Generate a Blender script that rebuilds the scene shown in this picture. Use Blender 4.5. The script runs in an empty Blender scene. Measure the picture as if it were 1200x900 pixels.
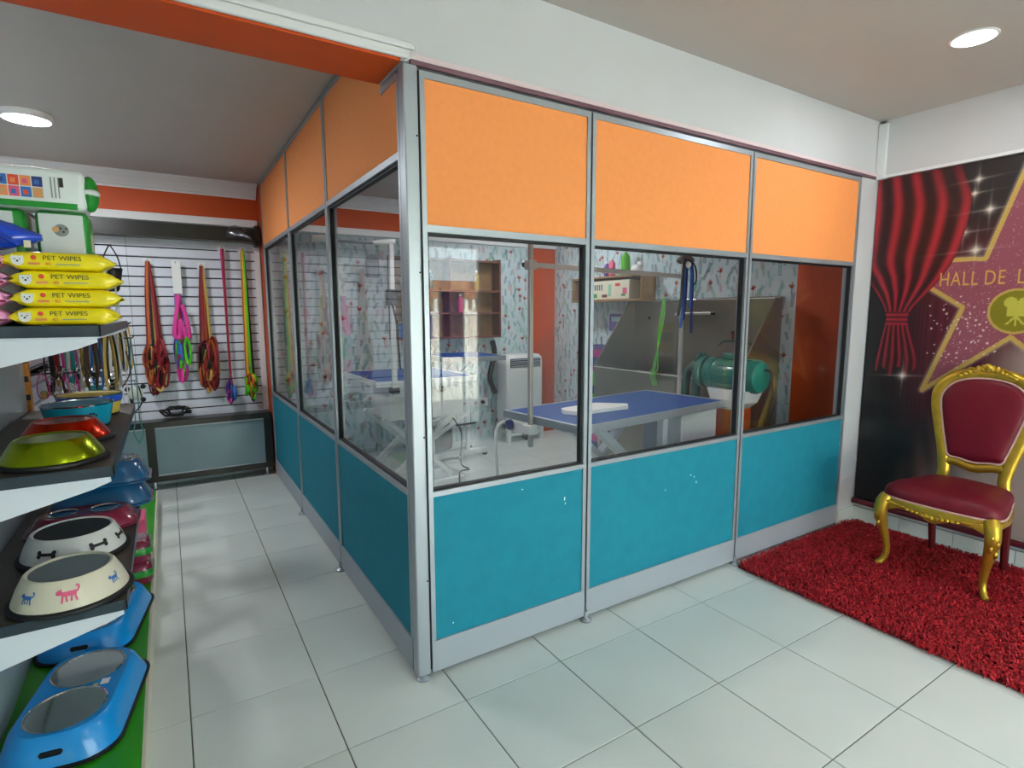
import bpy, bmesh, math, random
import numpy as np
from mathutils import Vector, Matrix
random.seed(7)
PI = math.pi
S = bpy.context.scene
COL = S.collection

# ------------------------------------------------------------------ camera, sky, exposure
cam = bpy.data.cameras.new('camera'); camo = bpy.data.objects.new('camera', cam); COL.objects.link(camo)
cam.sensor_width = 36.0; cam.lens = 646.26 / 1200 * 36.0; cam.clip_start = .02
_p, _y, _r = .1278, .5569, -.0029
_fw = Vector((math.sin(_y)*math.cos(_p), math.cos(_y)*math.cos(_p), -math.sin(_p)))
_rt = Vector((math.cos(_y), -math.sin(_y), 0)); _up = _rt.cross(_fw)
_R = _rt*math.cos(_r) + _up*math.sin(_r); _U = _up*math.cos(_r) - _rt*math.sin(_r)
camo.matrix_world = Matrix(((_R.x, _U.x, -_fw.x, -.7876), (_R.y, _U.y, -_fw.y, -1.9608), (_R.z, _U.z, -_fw.z, 1.4709), (0, 0, 0, 1)))
S.camera = camo
W = bpy.data.worlds.new('sky'); S.world = W; W.use_nodes = True
wb = W.node_tree.nodes['Background']; wb.inputs[0].default_value = (.86, .93, 1, 1); wb.inputs[1].default_value = 6.0
S.view_settings.view_transform = 'Standard'; S.view_settings.look = 'None'
S.view_settings.exposure = 0.5; S.view_settings.gamma = 1.0; S.view_settings.use_curve_mapping = False
S.cycles.use_denoising = True
S.cycles.max_bounces = 8; S.cycles.diffuse_bounces = 5; S.cycles.transparent_max_bounces = 24
S.cycles.caustics_reflective = False; S.cycles.caustics_refractive = False; S.cycles.sample_clamp_indirect = 6
LAMP_FRONT, LAMP_AISLE, LAMP_GROOM = 5.0, 17.0, 8.0
sun = bpy.data.lights.new('sun', 'SUN'); sun.energy = 60; sun.angle = .02; sun.color = (1, .95, .88)      # sunlit street; comes from behind the shop
suno = bpy.data.objects.new('sun', sun); COL.objects.link(suno); suno.rotation_euler = (math.radians(-42), 0, math.radians(12))
# window portal for the daylight (samples the sky through the shop front; gives off nothing itself)
pl = bpy.data.lights.new('shopfront_portal', 'AREA'); pl.shape = 'RECTANGLE'; pl.size = 2.75; pl.size_y = 2.2; pl.cycles.is_portal = True
plo = bpy.data.objects.new('shopfront_portal', pl); COL.objects.link(plo)
plo.location = (1.21, -4.18, 1.17); plo.rotation_euler = (PI/2, 0, 0)

# ------------------------------------------------------------------ materials
def lin(c):
    if isinstance(c, str):
        c = c.lstrip('#'); c = tuple(int(c[i:i+2], 16)/255 for i in (0, 2, 4))
    return tuple(x/12.92 if x <= .04045 else ((x+.055)/1.055)**2.4 for x in c)
M = {}
def mat(name, col, rough=.5, metal=0., var=0., vscale=8., bump=0., bscale=60., coat=0., emit=None, estr=0., spec=.5, sheen=0., alpha=1.):
    m = bpy.data.materials.new(name); m.use_nodes = True; nt = m.node_tree; b = nt.nodes['Principled BSDF']
    c = lin(col); b.inputs['Base Color'].default_value = (*c, 1); b.inputs['Roughness'].default_value = rough
    b.inputs['Metallic'].default_value = metal; b.inputs['Coat Weight'].default_value = coat
    b.inputs['Specular IOR Level'].default_value = spec; b.inputs['Sheen Weight'].default_value = sheen
    b.inputs['Alpha'].default_value = alpha
    if emit: b.inputs['Emission Color'].default_value = (*lin(emit), 1); b.inputs['Emission Strength'].default_value = estr
    if var or bump:
        tc = nt.nodes.new('ShaderNodeTexCoord')
    if var:
        n = nt.nodes.new('ShaderNodeTexNoise'); n.inputs['Scale'].default_value = vscale; n.inputs['Detail'].default_value = 4
        nt.links.new(tc.outputs['Object'], n.inputs['Vector'])
        r = nt.nodes.new('ShaderNodeValToRGB'); r.color_ramp.elements[0].position = .3; r.color_ramp.elements[1].position = .7
        r.color_ramp.elements[0].color = (*[x*(1-var) for x in c], 1); r.color_ramp.elements[1].color = (*[min(1, x*(1+var)) for x in c], 1)
        nt.links.new(n.outputs['Fac'], r.inputs['Fac']); nt.links.new(r.outputs['Color'], b.inputs['Base Color'])
    if bump:
        n2 = nt.nodes.new('ShaderNodeTexNoise'); n2.inputs['Scale'].default_value = bscale; n2.inputs['Detail'].default_value = 3
        nt.links.new(tc.outputs['Object'], n2.inputs['Vector'])
        bp = nt.nodes.new('ShaderNodeBump'); bp.inputs['Strength'].default_value = bump; bp.inputs['Distance'].default_value = .01
        nt.links.new(n2.outputs['Fac'], bp.inputs['Height']); nt.links.new(bp.outputs['Normal'], b.inputs['Normal'])
    M[name] = m; return m
def glassmat(name, tint=(1, 1, 1), f0=.04, rough=0.):
    m = bpy.data.materials.new(name); m.use_nodes = True; nt = m.node_tree; nt.nodes.remove(nt.nodes['Principled BSDF'])
    out = nt.nodes['Material Output']; tr = nt.nodes.new('ShaderNodeBsdfTransparent'); tr.inputs[0].default_value = (*tint, 1)
    gl = nt.nodes.new('ShaderNodeBsdfGlossy'); gl.inputs['Roughness'].default_value = rough; mx = nt.nodes.new('ShaderNodeMixShader')
    ge = nt.nodes.new('ShaderNodeNewGeometry'); d = nt.nodes.new('ShaderNodeVectorMath'); d.operation = 'DOT_PRODUCT'
    nt.links.new(ge.outputs['Normal'], d.inputs[0]); nt.links.new(ge.outputs['Incoming'], d.inputs[1])
    def mt(op, a, b=None):
        n = nt.nodes.new('ShaderNodeMath'); n.operation = op
        for i, v in enumerate((a, b)):
            if v is None: continue
            if isinstance(v, (int, float)): n.inputs[i].default_value = v
            else: nt.links.new(v, n.inputs[i])
        return n.outputs[0]
    k = mt('POWER', mt('SUBTRACT', 1., mt('ABSOLUTE', d.outputs['Value'])), 5.)      # Schlick reflectance of plain glass
    fac = mt('ADD', mt('MULTIPLY', k, 1-f0), f0)
    nt.links.new(fac, mx.inputs[0]); nt.links.new(tr.outputs[0], mx.inputs[1]); nt.links.new(gl.outputs[0], mx.inputs[2]); nt.links.new(mx.outputs[0], out.inputs[0])
    M[name] = m
mat('tile', '#dfe6e1', .22, var=.035, vscale=2.2, bump=.02, bscale=9)
mat('grout', '#6f6c62', .8, var=.2, vscale=5)
mat('ceil', '#bfb9b4', .9, var=.02, vscale=2, bump=.15, bscale=4)
mat('white_wall', '#d3d5d9', .75, var=.02, vscale=3, bump=.05, bscale=30)
mat('white_paint', '#eceef0', .5)
mat('pink_strip', '#e7d3d8', .5); mat('plum', '#6d4c58', .5)
mat('orange_wall', '#c64a0a', .55, var=.03, vscale=4)
mat('orange_fabric', '#f49957', .85, var=.025, vscale=40, bump=.06, bscale=500)
mat('teal_fabric', '#037d94', .85, var=.06, vscale=14, bump=.08, bscale=400)
mat('alu', '#a9b1b9', .38, .5); mat('kick', '#aab2bc', .5, .2); mat('gasket', '#0b0c0e', .6)
glassmat('glass'); glassmat('shop_glass', (.93, .97, .96)); glassmat('plastic_film', (.85, .9, .97), .10, .12)
mat('wallpaper', '#c9d9de', .8, var=.05, vscale=6)
for n, c in dict(lf_teal='#4f9aa0', lf_navy='#3c5f70', lf_green='#7fb592', lf_coral='#b84a3a', lf_pink='#c88a8c', lf_pale='#a8c6cf').items(): mat(n, c, .8)
mat('slat', '#d7dbe6', .35, var=.03, vscale=3); mat('slot', '#2b2b2c', .7); mat('black_wood', '#17130f', .32, var=.3, vscale=6)
mat('frost', '#7e949b', .18, var=.06, vscale=3); mat('chrome', '#d8dadc', .12, 1.); mat('steel', '#dcdcda', .07, 1.); mat('brushed', '#8f8b7f', .33, .9, var=.08, vscale=3)
mat('shelf_top', '#4a4038', .45, var=.1, vscale=5); mat('shelf_edge', '#22323d', .4); mat('bracket', '#dfe5ee', .3); mat('grey_panel', '#a9b4ba', .22)
mat('green_deck', '#2f9a0a', .35); mat('upright', '#c07a24', .5)
mat('gold', '#c4a238', .34, .8, var=.12, vscale=18, bump=.1, bscale=60); mat('gold_dark', '#6d5410', .4, .7)
mat('maroon_leather', '#660a1e', .45, spec=.3, var=.05, vscale=10, bump=.05, bscale=200); mat('braid', '#c8a39a', .7, bump=.3, bscale=300); mat('mahogany', '#5a1418', .35)
mat('rug_base', '#5c0009', .95); mat('rug_a', '#a80417', .7); mat('rug_b', '#85020f', .75); mat('rug_c', '#c81426', .65)
mat('lamp_white', '#f2f2f2', .5); mat('lamp_glow', '#ffffff', .5, emit='#f4f8ff', estr=14)
mat('blue_top', '#0b4c9a', .5, spec=.2, bump=.04, bscale=300); mat('white_metal', '#e4e8e8', .35); mat('white_plastic', '#e9ebea', .4); mat('black_plastic', '#101112', .4); mat('grey_plastic', '#6e7b86', .5)
mat('pole', '#b9b4b0', .35, .35); mat('foam', '#f4f4f1', .9)
mat('blower_green', '#0a7568', .28, coat=.4); mat('hose_green', '#0d5c55', .55); mat('magenta', '#b4127e', .45); mat('lime_plastic', '#4fae12', .45); mat('violet', '#574089', .5); mat('navy', '#1b2a72', .5)
mat('wood', '#8c6a42', .55, var=.2, vscale=10); mat('wood_red', '#6e3a28', .5, var=.2, vscale=8); mat('cream', '#dcd6bf', .4); mat('bowl_white', '#dfe0dc', .3); mat('rubber', '#0d0e11', .55)
mat('lime_metal', '#8a9a0e', .2, .9); mat('red_metal', '#c32c0a', .2, .9); mat('teal_paint', '#0f8fae', .3); mat('blue_paint', '#1c4fc4', .3); mat('yellow_paint', '#d9bd4a', .4)
mat('cyan_plastic', '#128fdc', .25, coat=.3); mat('maroon_plastic', '#7a1e3a', .2, coat=.6); mat('deepblue_plastic', '#14527f', .15, coat=.8)
mat('yellow_film', '#f0dc08', .3, coat=.3); mat('pink_film', '#dd8fbe', .3, coat=.4); mat('blue_film', '#0f45c8', .25, coat=.4); mat('white_film', '#e3ebec', .28, coat=.3); mat('green_film', '#15852a', .35); mat('ink', '#20201c', .6); mat('ink_red', '#d3452c', .6); mat('ink_orange', '#e08a50', .6); mat('ink_blue', '#2b66b0', .6); mat('ink_pink', '#d8577e', .6); mat('ink_grey', '#8b9294', .6); mat('ink_tan', '#c79b6a', .6)
mat('silver_film', '#c8ccd2', .25, .4); mat('brown_film', '#7d5a58', .4, var=.4, vscale=40)
for n, c in dict(st_red='#8f1624', st_dkred='#6a1218', st_orange='#b8561e', st_pink='#dc3c98', st_yellow='#e0b412', st_green='#57c81e', st_blue='#2264b4', st_purple='#5b2f8c', st_black='#141416', st_white='#d8d8d4', st_teal='#1f7f86', st_brown='#4a342a', st_gold='#b89a4a').items(): mat(n, c, .6)
mat('gold_print', '#cf9f4e', .6); mat('rod', '#5c1420', .35)
mat('pave', '#b9b4aa', .9); mat('fence', '#f0f0ee', .6); mat('leafy', '#4e7a3c', .8, var=.3, vscale=10); mat('house', '#d8c8b8', .9); mat('purple_cloth', '#7f6fae', .8); mat('trunk', '#6b4a38', .8)

# ------------------------------------------------------------------ mesh helpers
class MB:
    def __init__(s): s.v = []; s.f = []; s.mi = []; s.cm = 0
    def add(s, vs, fs):
        o = len(s.v); s.v += [tuple(v) for v in vs]; s.f += [tuple(i+o for i in f) for f in fs]; s.mi += [s.cm]*len(fs); return s
    def box(s, x0, x1, y0, y1, z0, z1):
        return s.add([(x, y, z) for x in (x0, x1) for y in (y0, y1) for z in (z0, z1)], [(0, 1, 3, 2), (4, 6, 7, 5), (0, 4, 5, 1), (2, 3, 7, 6), (0, 2, 6, 4), (1, 5, 7, 3)])
    def rbox(s, x0, x1, y0, y1, z0, z1, r=.005, seg=2):
        bm = bmesh.new(); bmesh.ops.create_cube(bm, size=1)
        for v in bm.verts: v.co = Vector(((x0+x1)/2+v.co.x*(x1-x0), (y0+y1)/2+v.co.y*(y1-y0), (z0+z1)/2+v.co.z*(z1-z0)))
        bmesh.ops.bevel(bm, geom=list(bm.edges), offset=r, segments=seg, affect='EDGES', profile=.5)
        bm.verts.index_update(); s.add([v.co for v in bm.verts], [[v.index for v in f.verts] for f in bm.faces]); bm.free(); return s
    def bar(s, a, b, w, h, up=(0, 0, 1)):
        a, b = Vector(a), Vector(b); d = (b-a).normalized(); u = Vector(up)
        if abs(d.dot(u)) > .95: u = Vector((0, 1, 0))
        r = d.cross(u).normalized()*w/2; u = r.cross(d).normalized()*h/2
        return s.add([p+i*r+j*u for p in (a, b) for i, j in ((-1, -1), (1, -1), (1, 1), (-1, 1))], [(0, 1, 2, 3), (7, 6, 5, 4), (0, 4, 5, 1), (1, 5, 6, 2), (2, 6, 7, 3), (3, 7, 4, 0)])
    def tube(s, pts, r, n=8, closed=False, flat=1., up=(0, 0, 1)):
        P = [Vector(p) for p in pts]; k = len(P); R = r if isinstance(r, (list, tuple)) else [r]*k
        vs = []; fs = []; u = None
        for i in range(k):
            a = P[(i-1) % k] if (closed or i > 0) else P[i]; b = P[(i+1) % k] if (closed or i < k-1) else P[i]
            d = (b-a).normalized() if (b-a).length > 1e-9 else Vector((0, 0, 1))
            if u is None:
                u = Vector(up)
                if abs(d.dot(u)) > .95: u = Vector((1, 0, 0)) if abs(d.x) < .9 else Vector((0, 1, 0))
            u = (u - d*u.dot(d)).normalized(); w = d.cross(u)
            for j in range(n):
                t = 2*PI*j/n; vs.append(P[i] + u*math.cos(t)*R[i]*flat + w*math.sin(t)*R[i])
        for i in range(k if closed else k-1):
            for j in range(n):
                a = i*n; b = ((i+1) % k)*n; fs.append((a+j, a+(j+1) % n, b+(j+1) % n, b+j))
        if not closed: fs += [tuple(range(n-1, -1, -1)), tuple((k-1)*n+j for j in range(n))]
        return s.add(vs, fs)
    def lathe(s, prof, c=(0, 0, 0), n=40, sx=1., sy=1., axis='z', rot=0.):
        vs = []; fs = []; k = len(prof)
        for r, h in prof:
            for j in range(n):
                t = 2*PI*j/n; x, y = r*math.cos(t)*sx, r*math.sin(t)*sy
                if rot: x, y = x*math.cos(rot)-y*math.sin(rot), x*math.sin(rot)+y*math.cos(rot)
                p = (x, y, h) if axis == 'z' else ((h, x, y) if axis == 'x' else (y, h, x))
                vs.append((c[0]+p[0], c[1]+p[1], c[2]+p[2]))
        for i in range(k-1):
            for j in range(n): fs.append((i*n+j, i*n+(j+1) % n, (i+1)*n+(j+1) % n, (i+1)*n+j))
        if prof[0][0] > 1e-6: fs.append(tuple(range(n-1, -1, -1)))
        if prof[-1][0] > 1e-6: fs.append(tuple((k-1)*n+j for j in range(n)))
        return s.add(vs, fs)
    def ball(s, c, rx, ry=None, rz=None, n=12, m=8):
        ry = ry or rx; rz = rz or rx; vs = []; fs = []
        for i in range(m+1):
            a = PI*i/m
            for j in range(n): t = 2*PI*j/n; vs.append((c[0]+rx*math.sin(a)*math.cos(t), c[1]+ry*math.sin(a)*math.sin(t), c[2]-rz*math.cos(a)))
        for i in range(m):
            for j in range(n): fs.append((i*n+j, i*n+(j+1) % n, (i+1)*n+(j+1) % n, (i+1)*n+j))
        return s.add(vs, fs)
    def prism(s, poly, axis, a0, a1):
        """poly in the two other axes (in xyz order), extruded along axis"""
        def P(u, v, a): return {'x': (a, u, v), 'y': (u, a, v), 'z': (u, v, a)}[axis]
        n = len(poly); vs = [P(u, v, a0) for u, v in poly] + [P(u, v, a1) for u, v in poly]
        return s.add(vs, [tuple(range(n-1, -1, -1)), tuple(range(n, 2*n))] + [(i, (i+1) % n, n+(i+1) % n, n+i) for i in range(n)])
    def loft(s, rings, cap=True):
        n = len(rings[0]); vs = [p for r in rings for p in r]; fs = []
        for i in range(len(rings)-1):
            for j in range(n): fs.append((i*n+j, i*n+(j+1) % n, (i+1)*n+(j+1) % n, (i+1)*n+j))
        if cap: fs += [tuple(range(n-1, -1, -1)), tuple((len(rings)-1)*n+j for j in range(n))]
        return s.add(vs, fs)
    def fan(s, ring, c):
        n = len(ring); return s.add(list(ring)+[c], [(i, (i+1) % n, n) for i in range(n)])
    def mesh(s, name, mats, smooth=False, off=(0, 0, 0)):
        me = bpy.data.meshes.new(name)
        me.from_pydata([(v[0]-off[0], v[1]-off[1], v[2]-off[2]) for v in s.v], [], s.f)
        for m in (mats if isinstance(mats, (list, tuple)) else [mats]): me.materials.append(M[m] if isinstance(m, str) else m)
        me.polygons.foreach_set('material_index', s.mi)
        bm = bmesh.new(); bm.from_mesh(me); bmesh.ops.recalc_face_normals(bm, faces=bm.faces); bm.to_mesh(me); bm.free()
        if smooth:
            me.polygons.foreach_set('use_smooth', [True]*len(me.polygons)); me.set_sharp_from_angle(angle=math.radians(42))
        me.update(); return me
    def build(s, name, mats, parent=None, smooth=False, local=False):
        off = (0, 0, 0) if (parent is None or local) else wloc(parent)
        o = bpy.data.objects.new(name, s.mesh(name, mats, smooth, off)); COL.objects.link(o)
        if parent is not None: o.parent = parent
        return o
def wloc(o):
    v = Vector((0, 0, 0))
    while o is not None: v += o.location; o = o.parent
    return v
def B(*a): return MB().box(*a)
def RB(*a, **k): return MB().rbox(*a, **k)
def tag(o, label, cat, group=None):
    o['label'] = label; o['category'] = cat
    if group: o['group'] = group
    return o
def thing(name, label, cat, loc=(0, 0, 0), group=None, rz=0):
    o = bpy.data.objects.new(name, None); COL.objects.link(o); o.location = loc; o.rotation_euler = (0, 0, rz); o.empty_display_size = .05
    return tag(o, label, cat, group)
def struct(o, label=None):
    o['kind'] = 'structure'
    if label: o['label'] = label
    return o
def dup(o, parent=None, loc=None):
    c = o.copy(); COL.objects.link(c)
    if parent is not None: c.parent = parent
    if loc is not None: c.location = loc
    for ch in o.children: dup(ch, c)
    return c
def text(body, size, origin, right, up, m, parent, name='lettering', depth=.0006, sx=1., spacing=1., align='LEFT'):
    cu = bpy.data.curves.new('t', 'FONT'); cu.body = body; cu.size = size; cu.extrude = depth/2; cu.align_x = align; cu.space_character = spacing
    o = bpy.data.objects.new('t', cu); COL.objects.link(o); dg = bpy.context.evaluated_depsgraph_get()
    me = bpy.data.meshes.new_from_object(o.evaluated_get(dg)); bpy.data.objects.remove(o); bpy.data.curves.remove(cu)
    r, u = Vector(right).normalized(), Vector(up).normalized(); n = r.cross(u); off = wloc(parent); O = Vector(origin)-off
    for v in me.vertices: v.co = O + r*v.co.x*sx + u*v.co.y + n*v.co.z
    me.materials.clear(); me.materials.append(M[m]); me.name = name
    t = bpy.data.objects.new(name, me); COL.objects.link(t); t.parent = parent; return t
def rrect(cx, cy, hx, hy, r, n=6):
    out = []
    for sx, sy, a0 in ((1, 1, 0), (-1, 1, PI/2), (-1, -1, PI), (1, -1, 1.5*PI)):
        for i in range(n+1):
            a = a0+PI/2*i/n; out.append((cx+sx*(hx-r)+r*math.cos(a), cy+sy*(hy-r)+r*math.sin(a)))
    return out
def lerp(a, b, t): return a+(b-a)*t
def catmull(P, k=6, closed=False):
    P = [Vector(p) for p in P]; n = len(P); out = []
    for i in range(n if closed else n-1):
        g = (lambda j: P[j % n]) if closed else (lambda j: P[max(0, min(n-1, j))])
        a, b, c, d = g(i-1), g(i), g(i+1), g(i+2)
        for q in range(k):
            t = q/k; out.append(.5*((2*b)+(c-a)*t+(2*a-5*b+4*c-d)*t*t+(3*b-a-3*c+d)*t**3))
    if not closed: out.append(P[-1])
    return out

# ------------------------------------------------------------------ room shell
X0, X1, Y0, Y1 = -2.8, 3.3, -4.2, 3.6
HF, HB, SOF = 2.70, 2.60, 2.345
fl = struct(B(X0-.1, X1+.1, Y0-.1, Y1+.1, -.08, -.004).build('floor', 'grout'))
ts, tg = .45, .0022
tm = MB()
h = ts/2-tg
tm.loft([[(-h, -h, -.004), (h, -h, -.004), (h, h, -.004), (-h, h, -.004)], [(-h, -h, -.0012), (h, -h, -.0012), (h, h, -.0012), (-h, h, -.0012)], [(-h+.0015, -h+.0015, 0), (h-.0015, -h+.0015, 0), (h-.0015, h-.0015, 0), (-h+.0015, h-.0015, 0)]])
tme = tm.mesh('tile', 'tile')
for i in range(-5, 11):
    for j in range(-10, 10):
        cx, cy = -.8126+ts*(i+.5)-.0, -.2159+ts*(j+.5)
        if cx-ts/2 < X0-.3 or cx+ts/2 > X1+.42 or cy-ts/2 < Y0-.3 or cy+ts/2 > Y1+.42: continue
        o = bpy.data.objects.new('tile', tme); COL.objects.link(o); o.parent = fl; o.location = (cx, cy, random.uniform(-.0003, .0003))
struct(B(X0, X1, Y0, .1, HF, HF+.1).build('ceiling', 'ceil'))
struct(B(X0, X1, .1, Y1, HB, HB+.1).build('ceiling_back', 'ceil'))
wl = struct(B(X0-.1, X0, Y0, Y1, 0, 2.8).build('wall_left', 'white_wall'))
wr = struct(B(X1, X1+.1, Y0, Y1, 0, 2.8).build('wall_right', 'white_wall'))
wk = struct(B(X0, X1, Y1, Y1+.1, 0, 2.8).build('wall_back', 'wallpaper'))
# back wall paint and trims
B(X0, X1, Y1-.015, Y1, 2.30, HB).build('paint_band', 'orange_wall', wk)
B(2.90, X1, Y1-.006, Y1, 0, 2.30).build('paint_panel', 'orange_wall', wk)
prof = [(Y1, 2.60), (Y1-.13, 2.60), (Y1-.13, 2.585), (Y1-.115, 2.575), (Y1-.10, 2.56), (Y1-.085, 2.553), (Y1-.075, 2.54), (Y1-.05, 2.515), (Y1-.04, 2.50), (Y1-.022, 2.495), (Y1-.022, 2.48), (Y1, 2.48)]
for nm, a, b in (('trim_1', X0, -.032), ('trim_2', .032, X1)):
    struct(MB().prism(prof, 'x', a, b).build(nm, 'white_paint'))
    struct(RB(a, b, Y1-.03, Y1, 2.235, 2.30, r=.006).build('trim_%d' % (3 if a < -1 else 4), 'white_paint'))
# right wall: wallpaper from y=.5 on, orange strip near the front, upper box beam of the front room
B(X1-.004, X1, .50, Y1, 0, HB).build('paper_lining', 'wallpaper', wr)
B(X1-.004, X1, .06, .50, 0, HB).build('paint_panel', 'orange_wall', wr)
bm_ = struct(B(X1-.035, X1, Y0, -.055, SOF+.012, HF).build('trim_5', 'white_wall'))
B(X1-.041, X1, Y0, -.055, SOF-.005, SOF+.012).build('edge_strip', 'white_paint', bm_)
struct(RB(X1-.06, X1-.015, -.075, -.022, SOF-.01, HF-.02, r=.004).build('trim_6', 'white_paint'))
# front beam with the partition under it
be = struct(B(X0, X1, -.02, .22, SOF+.02, 2.8).build('wall_beam', 'white_wall'))
B(X0, -.03, -.016, .22, SOF, SOF+.02).build('soffit', 'orange_wall', be)
B(-.03, X1, -.016, .22, SOF, SOF+.02).build('soffit_board', 'white_wall', be)
RB(X0, .0, -.036, -.02, SOF+.006, SOF+.036, r=.005).build('cable_duct', 'white_paint', be)
RB(X0, .02, -.030, -.02, SOF+.04, SOF+.064, r=.005).build('cable_duct', 'white_paint', be)
B(.0, X1-.06, -.034, -.02, SOF+.008, SOF+.026).build('edge_strip', 'pink_strip', be)
B(.0, X1-.06, -.030, -.02, SOF-.008, SOF+.008).build('purple_strip', 'plum', be)  # purple line of the trim along the beam's lower edge
MB().tube(catmull([(.0, -.05, SOF+.05), (.012, -.055, SOF+.04), (.01, -.052, SOF+.012), (-.012, -.05, SOF+.0), (-.03, -.05, SOF-.012)], 5), .0022, 6).build('cable', 'white_paint', be, True)
# pillar at the right end
pc = struct(B(3.085, X1-.004, -.02, .06, 0, SOF).build('wall_pillar', 'white_wall'))
B(3.082, X1-.004, -.028, -.02, 0, .10).build('tile_skirting', 'tile', pc)
bs = struct(B(X1-.006, X1, Y0, -.02, 0, .102).build('baseboard_right', 'grout'))
skm = None
for k in range(10):
    y1 = -.022-k*.3
    B(X1-.014, X1-.006, y1-.297, y1, .002, .10).build('tile', 'tile', bs)
# shop front behind the viewer: wide opening with glass, outside a white fence and trees
sf = struct(B(X0, -.2, Y0-.1, Y0, 0, 2.8).build('wall_front', 'white_wall'))
B(2.62, X1, Y0-.1, Y0, 0, 2.8).build('wall_section', 'white_wall', sf)
B(-.2, 2.62, Y0-.1, Y0, 2.3, 2.8).build('lintel', 'white_wall', sf)
for k, (a, b) in enumerate(((-.2, 1.2), (1.2, 2.62))):
    w = struct(B(a+.045, b-.045, Y0-.055, Y0-.049, .09, 2.26).build('window_%d' % (k+1), 'shop_glass'))
    for q in ((a, a+.045, 0, 2.3), (b-.045, b, 0, 2.3), (a+.045, b-.045, 0, .09), (a+.045, b-.045, 2.26, 2.3)):
        B(q[0], q[1], Y0-.08, Y0-.02, q[2], q[3]).build('window_frame', 'white_paint', w)
struct(B(-9, 12, -16, Y0-.1, -.14, -.05).build('ground', 'pave'))
fe = thing('picket_fence', 'white picket fence on the street, mirrored in the glass', 'fence', (1.6, -8.2, -.05))
for k in range(48):
    x = -2.4+k*.17; B(x, x+.07, -8.2, -8.17, -.05, 1.75).build('picket', 'fence', fe)
for z in (.25, 1.45): B(-2.5, 5.8, -8.17, -8.13, z, z+.07).build('rail', 'fence', fe)
for k, (x, y, r) in enumerate(((3.0, -10.6, 1.0), (.2, -11, 1.3))):
    t = thing('street_tree', ('small round', 'wide')[k]+' green street tree beyond the picket fence', 'tree', (x, y, -.05))
    MB().tube([(x, y, -.05), (x+.05, y, 1.0), (x, y, 1.8)], [.12, .09, .07], 8).build('trunk', 'trunk', t, True)
    c = MB()
    for q in range(26): c.ball((x+random.gauss(0, .45)*r, y+random.gauss(0, .4)*r, 2.1+random.gauss(0, .3)*r), random.uniform(.22, .42)*r, n=9, m=6)
    c.build('crown', 'leafy', t, True)
hs_ = thing('street_house', 'low beige house with a brown roof across the street', 'house', (2, -13.5, -.05))
B(-6, 10, -15, -13.5, -.05, 1.9).build('wall', 'house', hs_); MB().prism([(-15.2, 1.9), (-13.1, 1.9), (-14.2, 2.5)], 'x', -6.3, 10.3).build('roof', 'trunk', hs_)
for x in (-4, -1, 2, 5, 8): B(x, x+1.0, -13.5, -13.47, .7, 1.6).build('window', 'navy', hs_)
bq = thing('street_sign_banner', 'pale purple banner hanging by the shop window, mirrored in the glass', 'banner', (2.36, -4.6, .5))
B(2.2, 2.55, -4.61, -4.6, .9, 1.75).build('cloth', 'purple_cloth', bq)
for x in (2.2, 2.53): B(x, x+.02, -4.62, -4.59, -.05, 1.8).build('pole', 'white_metal', bq)

# wallpaper print: sprigs of leaves and corals, flush with the paper
def sprigs(area, place, parent):
    u0, u1, v0, v1 = area; mb = MB()
    def leaf(u, v, ang, L, Wd, mi):
        mb.cm = mi; ca, sa = math.cos(ang), math.sin(ang); pts = []
        for a, b in ((0, 0), (.3, .5), (.65, .42), (1, 0), (.65, -.42), (.3, -.5)):
            uu, vv = u+ca*a*L-sa*b*Wd, v+sa*a*L+ca*b*Wd
            if not (u0 < uu < u1 and v0 < vv < v1): return
            pts.append(place(uu, vv))
        mb.add(pts, [(0, 1, 2, 3, 4, 5)])
    st = .080; nu, nv = int((u1-u0)/st)+1, int((v1-v0)/st)+1
    for i in range(nu):
        for j in range(nv):
            u = u0+(i+.5+random.uniform(-.38, .38))*st; v = v0+(j+.5+random.uniform(-.38, .38))*st
            if random.random() < .085:
                for q in range(5): leaf(u+(q-2)*.006, v, PI/2+(q-2)*.52+random.gauss(0, .08), random.uniform(.042, .062), .0105, 3)
                leaf(u, v-.05, PI/2, .055, .006, 3)
            else:
                mi = random.choice((0, 0, 1, 1, 2, 2, 5, 4)); a = PI/2+random.gauss(0, .28); n = random.randint(4, 6); sc = random.uniform(.65, 1.05)
                for q in range(n):
                    uu, vv = u+math.cos(a)*q*.021*sc, v+math.sin(a)*q*.021*sc
                    leaf(uu, vv, a+.62, .030*sc, .0085*sc, mi); leaf(uu, vv, a-.62, .030*sc, .0085*sc, mi)
    o = mb.build('wallpaper_print', ['lf_teal', 'lf_navy', 'lf_green', 'lf_coral', 'lf_pink', 'lf_pale'], parent); o['kind'] = 'stuff'
sprigs((.04, 2.895, .01, 2.23), lambda u, v: (u, Y1-.0012, v), wk)
sprigs((.505, 3.58, .01, 2.55), lambda u, v: (X1-.0052, u, v), wr)

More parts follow.
